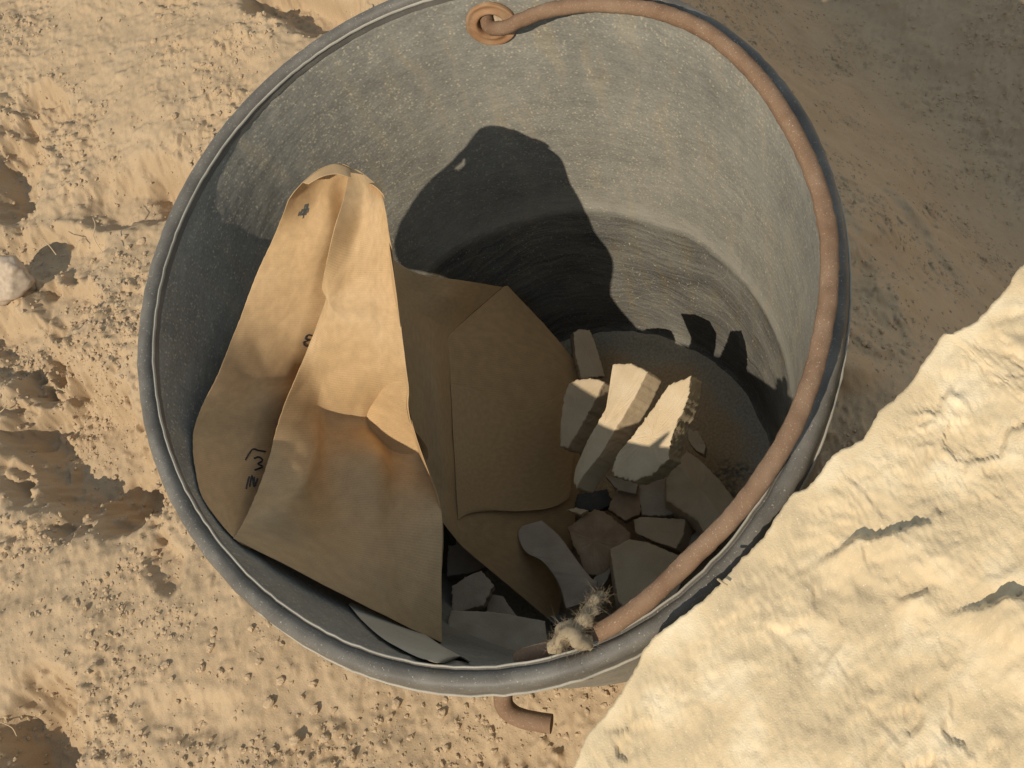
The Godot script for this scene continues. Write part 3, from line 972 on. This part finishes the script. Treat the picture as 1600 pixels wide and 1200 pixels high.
# ---------------------------------------------------------------- paper bags
func build_bags():
	var a = base("tall_paper_bag")
	tag(a, "tall creased brown paper bag with an open torn mouth, leaning at the left wall", "paper bag", "paper bags in the bucket")
	var back = [
		[V(-0.0374, 0.3360, -0.0846), V(-0.0251, 0.3370, -0.0853), V(-0.0149, 0.3350, -0.0839), V(-0.0101, 0.3345, -0.0771), V(-0.0055, 0.3255, -0.0644)],
		[V(-0.0444, 0.3280, -0.0880), V(-0.0343, 0.3210, -0.0885), V(-0.0259, 0.3200, -0.0857), V(-0.0172, 0.3130, -0.0817), V(-0.0102, 0.3265, -0.0494)],
		[V(-0.0593, 0.3060, -0.0984), V(-0.0491, 0.3030, -0.0910), V(-0.0376, 0.3030, -0.0816), V(-0.0253, 0.2940, -0.0779), V(-0.0171, 0.3155, -0.0426)],
		[V(-0.0815, 0.2890, -0.0993), V(-0.0698, 0.2840, -0.0920), V(-0.0580, 0.2800, -0.0839), V(-0.0437, 0.2730, -0.0757), V(-0.0286, 0.2955, -0.0338)],
		[V(-0.1043, 0.2800, -0.0888), V(-0.0926, 0.2700, -0.0847), V(-0.0799, 0.2610, -0.0790), V(-0.0601, 0.2500, -0.0682), V(-0.0376, 0.2885, -0.0194)],
		[V(-0.1239, 0.2900, -0.0632), V(-0.1118, 0.2710, -0.0632), V(-0.1010, 0.2545, -0.0631), V(-0.0845, 0.2225, -0.0666), V(-0.0490, 0.2775, -0.0041)],
		[V(-0.1375, 0.2990, -0.0447), V(-0.1250, 0.2795, -0.0471), V(-0.1112, 0.2605, -0.0492), V(-0.0956, 0.2255, -0.0559), V(-0.0630, 0.2425, -0.0029)],
		[V(-0.1479, 0.2998, -0.0318), V(-0.1382, 0.2802, -0.0284), V(-0.1275, 0.2579, -0.0295), V(-0.1208, 0.2209, -0.0311), V(-0.0728, 0.2125, 0.0077)],
		[V(-0.1527, 0.3078, -0.0019), V(-0.1487, 0.2973, 0.0012), V(-0.1431, 0.2766, -0.0010), V(-0.1382, 0.2567, 0.0004), V(-0.1290, 0.1876, 0.0054)],
		[V(-0.1523, 0.3065, 0.0142), V(-0.1517, 0.3052, 0.0199), V(-0.1508, 0.3036, 0.0260), V(-0.1502, 0.3014, 0.0291), V(-0.1488, 0.2970, 0.0321)]]
	put("back_panel", sheet(back, 60, 120, true, true, 0.0011, {"at": Vector2(0.22, 0.150), "w": 0.055, "h": 0.026}, ["left"]), M.kraft, a)
	var bp = a.get_child(0)
	for s in [[P(0.5900, 0.4725), P(0.5550, 0.4700), P(0.5450, 0.4775), P(0.5700, 0.4800), P(0.5400, 0.4850), P(0.5600, 0.4925), P(0.5950, 0.4900)], [P(0.5800, 0.4925), P(0.5800, 0.5000)], [P(0.6000, 0.4950), P(0.5950, 0.5025)], [P(0.3500, 0.8050), P(0.3750, 0.7825), P(0.4200, 0.7850), P(0.4650, 0.7875)], [P(0.4050, 0.8025), P(0.4300, 0.8000), P(0.4600, 0.8075), P(0.4400, 0.8150), P(0.4750, 0.8200), P(0.4350, 0.8275)], [P(0.4250, 0.8675), P(0.4150, 0.8475), P(0.4150, 0.8425)], [P(0.4450, 0.8625), P(0.4300, 0.8400), P(0.4750, 0.8625), P(0.4500, 0.8425)], [P(0.4800, 0.8600), P(0.4750, 0.8450)]]:
		var line = []
		for q in s:
			var w = paper_point(back, q.x, q.y, true, true, 0.0011)
			var n = w[1] if w[1].y > 0.0 else -w[1]
			line.append(w[0] + n * 0.0002)
		put("pen_stroke", tube(curve(line, 4), 0.00042, 6), M.ink, bp)
	var front = [
		[V(-0.0099, 0.3340, -0.0778), V(-0.0073, 0.3330, -0.0742), V(-0.0059, 0.3310, -0.0706), V(-0.0048, 0.3290, -0.0665), V(-0.0041, 0.3280, -0.0647), V(-0.0041, 0.3270, -0.0617)],
		[V(-0.0203, 0.3360, -0.0631), V(-0.0157, 0.3290, -0.0607), V(-0.0128, 0.3280, -0.0577), V(-0.0107, 0.3270, -0.0556), V(-0.0100, 0.3270, -0.0530), V(-0.0095, 0.3280, -0.0475)],
		[V(-0.0334, 0.3310, -0.0553), V(-0.0285, 0.3190, -0.0554), V(-0.0249, 0.3170, -0.0517), V(-0.0218, 0.3160, -0.0476), V(-0.0189, 0.3160, -0.0448), V(-0.0164, 0.3170, -0.0407)],
		[V(-0.0551, 0.3040, -0.0560), V(-0.0534, 0.3010, -0.0522), V(-0.0476, 0.2980, -0.0495), V(-0.0391, 0.2970, -0.0423), V(-0.0336, 0.2960, -0.0380), V(-0.0278, 0.2970, -0.0320)],
		[V(-0.0599, 0.2960, -0.0532), V(-0.0612, 0.2940, -0.0472), V(-0.0579, 0.2890, -0.0400), V(-0.0494, 0.2880, -0.0312), V(-0.0434, 0.2870, -0.0264), V(-0.0368, 0.2900, -0.0177)],
		[V(-0.0847, 0.2780, -0.0482), V(-0.0815, 0.2740, -0.0450), V(-0.0758, 0.2680, -0.0387), V(-0.0643, 0.2680, -0.0273), V(-0.0558, 0.2700, -0.0164), V(-0.0481, 0.2790, -0.0025)],
		[V(-0.1114, 0.2730, -0.0312), V(-0.1019, 0.2535, -0.0336), V(-0.0975, 0.2415, -0.0340), V(-0.0852, 0.2285, -0.0290), V(-0.0757, 0.2180, -0.0257), V(-0.0620, 0.2440, -0.0014)],
		[V(-0.1296, 0.2790, -0.0090), V(-0.1150, 0.2695, 0.0011), V(-0.1095, 0.2460, -0.0100), V(-0.0896, 0.2355, -0.0026), V(-0.0844, 0.2195, -0.0007), V(-0.0718, 0.2140, 0.0092)],
		[V(-0.1427, 0.2935, 0.0136), V(-0.1290, 0.2820, 0.0196), V(-0.1191, 0.2515, 0.0180), V(-0.1043, 0.2380, 0.0249), V(-0.0955, 0.2260, 0.0276), V(-0.0793, 0.2175, 0.0383)],
		[V(-0.1480, 0.3010, 0.0229), V(-0.1383, 0.2815, 0.0312), V(-0.1277, 0.2620, 0.0430), V(-0.1173, 0.2470, 0.0545), V(-0.1099, 0.2355, 0.0608), V(-0.0996, 0.2205, 0.0725)],
		[V(-0.1512, 0.3040, 0.0266), V(-0.1426, 0.2860, 0.0440), V(-0.1338, 0.2680, 0.0595), V(-0.1265, 0.2500, 0.0725), V(-0.1214, 0.2360, 0.0813), V(-0.1145, 0.2160, 0.0932)]]
	put("front_panel", sheet(front, 90, 130, true, true, 0.0009, null, ["left"]), M.kraft, a)
	put("turned_edge", sheet([
		[V(-0.0315, 0.3368, -0.0849), V(-0.0298, 0.3390, -0.0803)],
		[V(-0.0237, 0.3378, -0.0842), V(-0.0227, 0.3405, -0.0774)],
		[V(-0.0153, 0.3360, -0.0836), V(-0.0171, 0.3395, -0.0746)],
		[V(-0.0115, 0.3353, -0.0790), V(-0.0140, 0.3395, -0.0696)],
		[V(-0.0104, 0.3350, -0.0754), V(-0.0125, 0.3385, -0.0680)]], 10, 36, false, true, 0.0003), M.kraft, a)
	put("torn_curl", sheet([
		[V(-0.0075, 0.3305, -0.0663), V(-0.0065, 0.3320, -0.0630)],
		[V(-0.0063, 0.3292, -0.0644), V(-0.0056, 0.3315, -0.0592)],
		[V(-0.0056, 0.3280, -0.0609), V(-0.0053, 0.3300, -0.0559)],
		[V(-0.0053, 0.3272, -0.0583), V(-0.0059, 0.3280, -0.0554)]], 8, 24, true, true, 0.0006, null, ["right"]), M.kraft, a)
	put("side_panel", sheet([
		[V(-0.0043, 0.3266, -0.0622), V(-0.0056, 0.3240, -0.0643), V(-0.0084, 0.3210, -0.0672)],
		[V(-0.0165, 0.3166, -0.0412), V(-0.0179, 0.3120, -0.0447), V(-0.0209, 0.3070, -0.0489)],
		[V(-0.0369, 0.2896, -0.0181), V(-0.0391, 0.2780, -0.0259), V(-0.0429, 0.2660, -0.0344)],
		[V(-0.0622, 0.2436, -0.0017), V(-0.0656, 0.2260, -0.0118), V(-0.0709, 0.2080, -0.0227)],
		[V(-0.0795, 0.2171, 0.0380), V(-0.0835, 0.1995, 0.0298), V(-0.0893, 0.1815, 0.0210)],
		[V(-0.0998, 0.2201, 0.0723), V(-0.1037, 0.2065, 0.0668), V(-0.1094, 0.1925, 0.0608)],
		[V(-0.1147, 0.2156, 0.0929), V(-0.1177, 0.2080, 0.0903), V(-0.1225, 0.2000, 0.0871)]], 16, 80, true, true, 0.0003), M.kraft, a)
	var sl = put("paper_scrap", sheet([
		[V(-0.1347, 0.2533, 0.0637), V(-0.1342, 0.2497, 0.0620)],
		[V(-0.1299, 0.2642, 0.0792), V(-0.1293, 0.2349, 0.0678)],
		[V(-0.1238, 0.2767, 0.0948), V(-0.1240, 0.2296, 0.0775)],
		[V(-0.1151, 0.2895, 0.1114), V(-0.1180, 0.2240, 0.0869)],
		[V(-0.1068, 0.3018, 0.1245), V(-0.1106, 0.2380, 0.1022)],
		[V(-0.0991, 0.3116, 0.1346), V(-0.1030, 0.2551, 0.1162)],
		[V(-0.1553, 0.0116, 0.0397), V(-0.0941, 0.2861, 0.1329)]], 8, 40, false, true, 0.0002), M.pale_paper)
	tag(sl, "pale curved paper sliver showing between the tall bag and the near rim", "paper")
	var f = base("folded_paper_bag")
	tag(f, "brown paper bag lying with its hexagonal folded bottom toward the sherds", "paper bag", "paper bags in the bucket")
	put("folded_bottom", sheet([
		[V(0.0234, 0.1151, -0.1142), V(0.0250, 0.1137, -0.1150), V(0.0270, 0.1113, -0.1154)],
		[V(-0.0015, 0.1336, -0.1006), V(0.0158, 0.1100, -0.0985), V(0.0320, 0.0776, -0.0952)],
		[V(-0.0242, 0.1500, -0.0878), V(0.0046, 0.1050, -0.0805), V(0.0351, 0.0421, -0.0716)],
		[V(-0.0513, 0.1370, -0.0475), V(-0.0227, 0.0934, -0.0420), V(0.0115, 0.0341, -0.0390)],
		[V(-0.0797, 0.1252, -0.0068), V(-0.0510, 0.0847, -0.0045), V(-0.0190, 0.0284, -0.0006)],
		[V(-0.0941, 0.1180, 0.0148), V(-0.0740, 0.0796, 0.0234), V(-0.0463, 0.0278, 0.0286)],
		[V(-0.0885, 0.0787, 0.0386), V(-0.0772, 0.0575, 0.0430), V(-0.0623, 0.0306, 0.0444)],
		[V(-0.0830, 0.0401, 0.0620), V(-0.0816, 0.0368, 0.0628), V(-0.0793, 0.0337, 0.0627)]], 40, 90, true, false, 0.0006), M.kraft, f)
	put("bottom_flap", sheet([
		[V(-0.0405, 0.1423, -0.0634), V(-0.0291, 0.1239, -0.0577), V(-0.0141, 0.0883, -0.0459), V(0.0244, 0.0446, -0.0602)],
		[V(-0.0602, 0.1345, -0.0344), V(-0.0481, 0.1186, -0.0316), V(-0.0266, 0.0856, -0.0288), V(0.0004, 0.0388, -0.0277)],
		[V(-0.0708, 0.1298, -0.0186), V(-0.0610, 0.1152, -0.0140), V(-0.0401, 0.0825, -0.0103), V(-0.0157, 0.0413, -0.0091)],
		[V(-0.0813, 0.1248, -0.0031), V(-0.0717, 0.1127, -0.0004), V(-0.0577, 0.0895, 0.0043), V(-0.0253, 0.0422, 0.0026)],
		[V(-0.0860, 0.1223, 0.0035), V(-0.0752, 0.1124, 0.0024), V(-0.0473, 0.0700, 0.0076), V(-0.0349, 0.0516, 0.0068)]], 40, 50, true, true, 0.0003), M.kraft, f)
	put("side_panel", sheet([
		[V(-0.0220, 0.2060, -0.1186), V(-0.0149, 0.1900, -0.1096), V(0.0036, 0.1630, -0.1057), V(0.0236, 0.1146, -0.1144)],
		[V(-0.0293, 0.2000, -0.1089), V(-0.0222, 0.1840, -0.1047), V(-0.0088, 0.1660, -0.0989), V(-0.0013, 0.1331, -0.1007)],
		[V(-0.0369, 0.1900, -0.0996), V(-0.0299, 0.1780, -0.0966), V(-0.0255, 0.1630, -0.0925), V(-0.0241, 0.1495, -0.0879)],
		[V(-0.0616, 0.1700, -0.0666), V(-0.0550, 0.1600, -0.0630), V(-0.0516, 0.1520, -0.0539), V(-0.0512, 0.1365, -0.0477)],
		[V(-0.0853, 0.1520, -0.0315), V(-0.0811, 0.1420, -0.0246), V(-0.0792, 0.1340, -0.0133), V(-0.0796, 0.1248, -0.0069)],
		[V(-0.0968, 0.1480, -0.0119), V(-0.0938, 0.1360, -0.0039), V(-0.0939, 0.1260, 0.0076), V(-0.0940, 0.1175, 0.0147)]], 50, 60, true, false, 0.0008), M.kraft, f)

func build_sherds():
	sherd("narrow upright tan sherd standing alone at the far floor edge", M.buff, V(0.0444, 0.0550, -0.0715), V(0.7873, -0.3773, 0.4877), V(0.1276, 0.8735, 0.4698), [P(-8.4, 11.0), P(-4.0, 13.8), P(2.8, 13.8), P(6.8, 5.0), P(13.3, -18.5), P(-3.2, -20.4), P(-7.2, -4.5)], 16.0)
	sherd("grey buff sherd leaning at the left of the three upright ones", M.buff, V(0.0128, 0.1060, -0.0159), V(0.7776, 0.2466, 0.5784), V(-0.2526, 0.9649, -0.0718), [P(-5.3, 16.5), P(1.1, 18.4), P(12.4, 17.3), P(19.4, 13.6), P(11.0, -1.3), P(0.8, -15.5), P(-7.0, -25.1), P(-12.4, -23.1), P(-11.7, -8.7), P(-8.7, 8.5)], 18.0, 1.0, 0.9)
	sherd("sunlit cream sherd in the middle of the three upright ones", M.tan, V(0.0179, 0.1340, 0.0172), V(0.7631, 0.3245, 0.5589), V(-0.3027, 0.9435, -0.1346), [P(7.0, 37.2), P(19.6, 34.8), P(29.9, 27.4), P(21.2, 13.4), P(7.7, -3.6), P(-2.3, -16.7), P(-15.0, -27.9), P(-20.5, -34.8), P(-22.6, -30.6), P(-21.1, -23.4), P(-12.2, -8.0), P(1.2, 9.4), P(6.5, 22.7)], 19.0, 0.5, 0.8, Vector3(0.86, -0.5, 0.05))
	sherd("sunlit cream sherd with a crumbling right edge, right of the three upright ones", M.tan, V(0.0346, 0.1460, 0.0465), V(0.7684, 0.1336, 0.6258), V(-0.2359, 0.9682, 0.0829), [P(10.6, 29.7), P(23.3, 33.5), P(21.5, 20.8), P(15.2, 7.5), P(10.4, -3.1), P(9.4, -12.5), P(0.2, -20.7), P(-11.2, -24.6), P(-23.4, -21.1), P(-24.9, -18.1), P(-21.6, -9.5), P(-11.4, 1.8), P(0.4, 15.7)], 24.0, 1.5, 1.5)
	sherd("small tan sherd peeking out behind the crumbling cream sherd", M.buff, V(0.0628, 0.0450, 0.0275), V(0.8297, 0.0225, 0.5578), V(-0.0234, 0.9997, -0.0055), [P(-6.3, 10.9), P(1.9, 6.3), P(5.9, -3.0), P(4.2, -9.0), P(-0.6, -5.9), P(-5.2, 0.9)], 8.0)
	sherd("large angular buff block sherd disappearing under the handle", M.buff, V(0.0428, 0.0600, 0.0586), V(0.8142, -0.2032, 0.5439), V(0.1703, 0.9791, 0.1108), [P(-5.1, 27.2), P(1.9, 22.2), P(14.2, 8.1), P(23.0, -5.6), P(5.8, -35.6), P(-1.0, -19.9), P(-19.9, -4.4), P(-19.5, 10.0)], 24.0, 1.0, 0.6, Vector3(0.82, 0.57, 0.42))
	sherd("small dark brown triangular sherd below the upright sherds", M.brown, V(0.0035, 0.0420, 0.0295), V(0.8213, -0.0983, 0.5620), V(0.0503, 0.9937, 0.1003), [P(-7.4, 8.0), P(-0.5, 10.7), P(6.1, 8.2), P(8.4, 1.2), P(8.4, -9.1), P(-2.2, -13.7), P(-12.9, -5.1)], 9.0)
	sherd("flat grey sherd between the dark brown one and the angular block", M.grey, V(0.0229, 0.0400, 0.0427), V(0.8344, -0.0735, 0.5462), V(0.0845, 0.9964, 0.0050), [P(-17.3, 9.7), P(2.4, 15.3), P(11.0, 6.5), P(17.4, -8.9), P(0.7, -12.0), P(-14.5, -10.0)], 9.0)
	sherd("broad grey sherd with a broken right edge in the pile's middle", M.buff, V(0.0073, 0.0460, 0.0599), V(0.8109, 0.1652, 0.5614), V(-0.1559, 0.9856, -0.0648), [P(-16.5, 8.9), P(-11.2, 10.0), P(18.7, 5.4), P(16.4, -4.7), P(10.9, -12.8), P(-3.3, -6.8), P(-16.0, 0.4)], 18.0, 1.0, 1.0)
	sherd("grooved brown sherd behind the curved sherd", M.brown, V(-0.0293, 0.0560, 0.0439), V(0.8298, -0.0536, 0.5555), V(0.0428, 0.9986, 0.0324), [P(-19.0, 11.7), P(-0.6, 23.7), P(7.2, 19.8), P(23.1, 3.9), P(18.6, -6.7), P(3.8, -20.2), P(-8.1, -20.8), P(-10.3, -9.9), P(-15.1, -0.4)], 20.0, 1.0, 1.4, Vector3(-0.6, 0.8, 0.22))
	sherd("large flat grey triangular sherd beside the handle", M.buff, V(-0.0129, 0.0660, 0.0828), V(0.7983, -0.2812, 0.5325), V(0.2984, 0.9528, 0.0559), [P(-23.4, 14.0), P(-10.7, 20.7), P(0.3, 18.6), P(19.6, 9.6), P(26.3, 4.6), P(15.3, -15.9), P(-7.3, -29.8), P(-19.9, -19.8)], 16.0, 0.6, 0.5)
	sherd("small narrow grey sherd left of the flat triangular sherd", M.grey, V(-0.0396, 0.0520, 0.0638), V(0.8348, -0.0602, 0.5473), V(0.0706, 0.9975, 0.0021), [P(-4.9, 0.5), P(3.6, 7.4), P(7.2, 5.5), P(2.3, -3.3), P(-8.1, -10.1)], 8.0)
	sherd("thin whitish sliver sherd under the bag's bottom flap", M.tan, V(-0.0262, 0.0580, 0.0205), V(0.8370, -0.0258, 0.5466), V(0.0428, 0.9989, -0.0184), [P(-7.2, 1.0), P(-1.2, 2.2), P(6.3, -0.2), P(2.0, -2.9)], 4.0)
	sherd("big blue grey slab sherd at the near rim", M.grey, V(-0.1007, 0.1400, 0.0828), V(0.7595, -0.3953, 0.5167), V(0.3649, 0.9164, 0.1647), [P(-27.5, 13.6), P(-3.1, 13.3), P(25.8, 9.1), P(27.1, -1.7), P(20.6, -11.1), P(-12.0, -18.2), P(-30.5, -4.4)], 18.0, 0.8, 0.5)
	sherd("mottled purple grey sherd behind the blue grey slab", M.purple, V(-0.1057, 0.1000, 0.0357), V(0.8058, -0.2390, 0.5417), V(0.1701, 0.9698, 0.1748), [P(-12.1, 2.0), P(-2.9, 8.2), P(5.7, 11.3), P(13.6, 2.6), P(7.5, -9.7), P(-11.8, -14.2)], 14.0)
	sherd("dusky reddish sherd wedged between the two paper bags", M.purple, V(-0.1034, 0.0700, 0.0056), V(0.8022, -0.2633, 0.5358), V(0.2264, 0.9646, 0.1351), [P(-11.5, 10.1), P(2.6, 11.7), P(14.4, -3.6), P(6.2, -7.8), P(-11.8, -10.2)], 13.0)
	sherd("pointed pale purple sherd under the folded bag's tip", M.purple, V(-0.1008, 0.0750, 0.0459), V(0.7565, -0.4149, 0.5056), V(0.3450, 0.9099, 0.2304), [P(-7.3, 8.2), P(2.4, 6.1), P(12.9, -8.0), P(-8.0, -6.2)], 10.0)
	sherd("grey sherd lying beneath the upright sunlit sherds", M.grey, V(0.0075, 0.0500, 0.0219), V(0.8230, -0.0698, 0.5637), V(0.0298, 0.9964, 0.0799), [P(-12.2, 7.2), P(-2.1, 3.9), P(9.5, -0.2), P(8.4, -7.0), P(-3.7, -3.8)], 10.0)
	sherd("dark grey chip half hidden below the handle", M.grey, V(0.0228, 0.0340, 0.0785), V(0.8252, -0.0280, 0.5641), V(0.0016, 0.9989, 0.0472), [P(-5.0, 3.8), P(3.7, 11.7), P(8.6, -0.3), P(-0.1, -9.8), P(-7.2, -5.2)], 12.0)
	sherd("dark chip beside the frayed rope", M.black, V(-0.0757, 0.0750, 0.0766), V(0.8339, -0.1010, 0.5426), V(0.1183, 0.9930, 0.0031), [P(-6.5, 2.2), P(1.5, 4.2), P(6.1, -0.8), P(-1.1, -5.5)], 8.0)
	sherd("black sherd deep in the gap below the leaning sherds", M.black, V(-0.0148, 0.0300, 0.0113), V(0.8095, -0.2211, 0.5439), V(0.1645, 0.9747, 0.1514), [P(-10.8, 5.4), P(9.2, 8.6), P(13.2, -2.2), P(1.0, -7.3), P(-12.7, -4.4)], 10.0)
	# the curved one: a strip bent sideways
	var rows = [
		[V(-0.0604, 0.0780, 0.0135), V(-0.0480, 0.0780, 0.0186)],
		[V(-0.0659, 0.0790, 0.0170), V(-0.0449, 0.0770, 0.0328)],
		[V(-0.0679, 0.0790, 0.0290), V(-0.0446, 0.0760, 0.0463)],
		[V(-0.0629, 0.0790, 0.0401), V(-0.0444, 0.0750, 0.0584)],
		[V(-0.0618, 0.0780, 0.0519), V(-0.0439, 0.0740, 0.0670)],
		[V(-0.0635, 0.0770, 0.0624), V(-0.0429, 0.0730, 0.0721)],
		[V(-0.0678, 0.0750, 0.0734), V(-0.0531, 0.0720, 0.0778)]]
	var left = []
	var right = []
	for r in rows:
		left.append(r[0])
		right.append(r[1])
	left = curve(left, 8)
	right = curve(right, 8)
	var pts = PackedVector3Array()
	var down = Vector3(-0.1, -0.93, -0.3).normalized() * 0.012
	var n = left.size()
	var ring = [[0.03, 0.0], [0.25, -0.09], [0.5, -0.13], [0.75, -0.09], [0.97, 0.0], [1.0, 0.12], [1.0, 0.5], [0.98, 0.9], [0.93, 1.0], [0.5, 1.0], [0.07, 1.0], [0.02, 0.9], [0.0, 0.5], [0.0, 0.12], [0.03, 0.0]]
	for k in n:
		for q in ring:
			var p = left[k].lerp(right[k], q[0]) + down * q[1]
			var e = (q[0] - 0.5) * 2.0
			p += (right[k] - left[k]).normalized() * 0.0007 * chip.get_noise_3dv(p * 9000.0 * 0.02) * abs(e)
			p.y += 0.0010 * chip.get_noise_3dv(p * 1100.0) + 0.0004 * grain.get_noise_3dv(p * 900.0)
			pts.append(p)
	var m = ring.size()
	for e in [0, n - 1]:
		var mid = (left[e] + right[e]) * 0.5 + down * 0.5
		for q in m: pts.append(mid)
	var idx = PackedInt32Array()
	for j in n - 1:
		for i in m - 1:
			var a = j * m + i
			idx.append_array([a, a + 1, a + m, a + 1, a + m + 1, a + m])
	for e in 2:
		var c = (n + e) * m
		var row = 0 if e == 0 else (n - 1) * m
		for i in m - 1:
			if e == 0: idx.append_array([c, row + i + 1, row + i])
			else: idx.append_array([c, row + i, row + i + 1])
	var o = put("pottery_sherd", finish(pts, idx), M.purple)
	tag(o, "thick curved grey sherd like a pot handle resting on the folded bag", "sherd", "broken pottery piled in the bucket")

func build_rope():
	var o = base("frayed_rope")
	tag(o, "frayed scrap of hairy rope knotted round the handle's near end", "rope")
	var a = curve([V(-0.0582, 0.3180, 0.1588), V(-0.0545, 0.3220, 0.1589), V(-0.0512, 0.3240, 0.1594), V(-0.0470, 0.3250, 0.1607), V(-0.0430, 0.3240, 0.1596), V(-0.0389, 0.3220, 0.1572), V(-0.0343, 0.3190, 0.1547), V(-0.0314, 0.3170, 0.1534)], 6)
	var b = curve([V(-0.0465, 0.3210, 0.1658), V(-0.0486, 0.3260, 0.1641), V(-0.0494, 0.3270, 0.1614), V(-0.0497, 0.3240, 0.1581), V(-0.0522, 0.3200, 0.1572)], 6)
	put("tail", tube(a, 0.0030, 14, 0.0022, true, 0.25), M.fibre, o)
	put("wrap", tube(b, 0.0032, 14, 0.0020, true, 0.0), M.fibre, o)
	var r = RandomNumberGenerator.new()
	r.seed = 5
	var pts = PackedVector3Array()
	var idx = PackedInt32Array()
	for k in 1100:
		var line = a if r.randf() < 0.72 else b
		var p = line[r.randi() % line.size()]
		var i = line.find(p)
		var t = (line[min(i + 1, line.size() - 1)] - line[max(i - 1, 0)]).normalized()
		var d = Vector3(r.randfn(), r.randfn() + 0.3, r.randfn())
		d = (d - t * d.dot(t)).normalized()
		p += d * 0.0022
		var dir = (d * r.randf_range(0.4, 1.0) + t * r.randf_range(-0.3, 1.1)).normalized()
		var wave = Vector3(r.randfn(), r.randfn(), r.randfn()) * 1.3
		var long = r.randf_range(0.0006, 0.0020) if r.randf() < 0.97 else r.randf_range(0.003, 0.005)
		var side = dir.cross(Vector3(0.3, 0.5, 0.8)).normalized()
		var rad = r.randf_range(0.00005, 0.00011)
		for s in 5:
			var f = s / 4.0
			var q = p + dir * long * f + wave * long * f * f
			for c in 3:
				var ang = TAU * c / 3.0
				pts.append(q + (side * cos(ang) + dir.cross(side) * sin(ang)) * rad * (1.0 - 0.6 * f))
		var at = pts.size() - 15
		for s in 4:
			for c in 3:
				var e = at + s * 3 + c
				var g = at + s * 3 + (c + 1) % 3
				idx.append_array([e, e + 3, g, g, e + 3, g + 3])
	var h = put("loose_fibres", finish(pts, idx), M.fibre, o)
	h.set_meta("kind", "stuff")

# ---------------------------------------------------------------- the scene
func _ready():
	var cam = Camera3D.new()
	cam.name = "camera"
	cam.fov = 38.880
	cam.near = 0.02
	cam.far = 2000.0
	add_child(cam)
	cam.transform = Transform3D(Basis(V(0.7961, -0.2883, 0.5321), V(0.6052, 0.3793, -0.6999), V(-0.0000, 0.8792, 0.4765)), V(-0.0106, 0.7217, 0.2764))
	cam.current = true
	var sky_mat = ProceduralSkyMaterial.new()
	sky_mat.sky_top_color = Color(0.50, 0.55, 0.60)
	sky_mat.sky_horizon_color = Color(0.83, 0.81, 0.75)
	sky_mat.ground_bottom_color = Color(0.45, 0.38, 0.28)
	sky_mat.ground_horizon_color = Color(0.60, 0.56, 0.50)
	sky_mat.sky_energy_multiplier = 1.18
	var sky = Sky.new()
	sky.sky_material = sky_mat
	var env = Environment.new()
	env.background_mode = Environment.BG_SKY
	env.sky = sky
	env.tonemap_mode = Environment.TONE_MAPPER_LINEAR
	env.tonemap_exposure = 1.0
	env.sdfgi_enabled = true
	env.ssao_enabled = true
	env.ssil_enabled = true
	var we = WorldEnvironment.new()
	we.name = "environment"
	we.environment = env
	add_child(we)
	var sun = DirectionalLight3D.new()
	sun.name = "sun"
	sun.light_energy = 1.24
	sun.light_color = Color(1.0, 0.945, 0.86)
	sun.light_angular_distance = 0.5
	sun.shadow_enabled = true
	add_child(sun)
	sun.look_at_from_position(Vector3.ZERO, V(0.5718, -0.7385, -0.3573), Vector3.UP)

	paper_noise.seed = 2
	paper_noise.frequency = 1.0
	paper_noise.fractal_octaves = 3
	fold_noise.seed = 13
	fold_noise.frequency = 1.0
	fold_noise.fractal_type = FastNoiseLite.FRACTAL_NONE
	grain.seed = 3
	grain.frequency = 1.0
	grain.fractal_octaves = 2
	chip.seed = 4
	chip.frequency = 0.06
	chip.fractal_octaves = 3
	make_materials()
	build_ground()
	build_boulder()
	build_bucket()
	build_bags()
	build_sherds()
	build_rope()
	build_stones()
	build_straws()
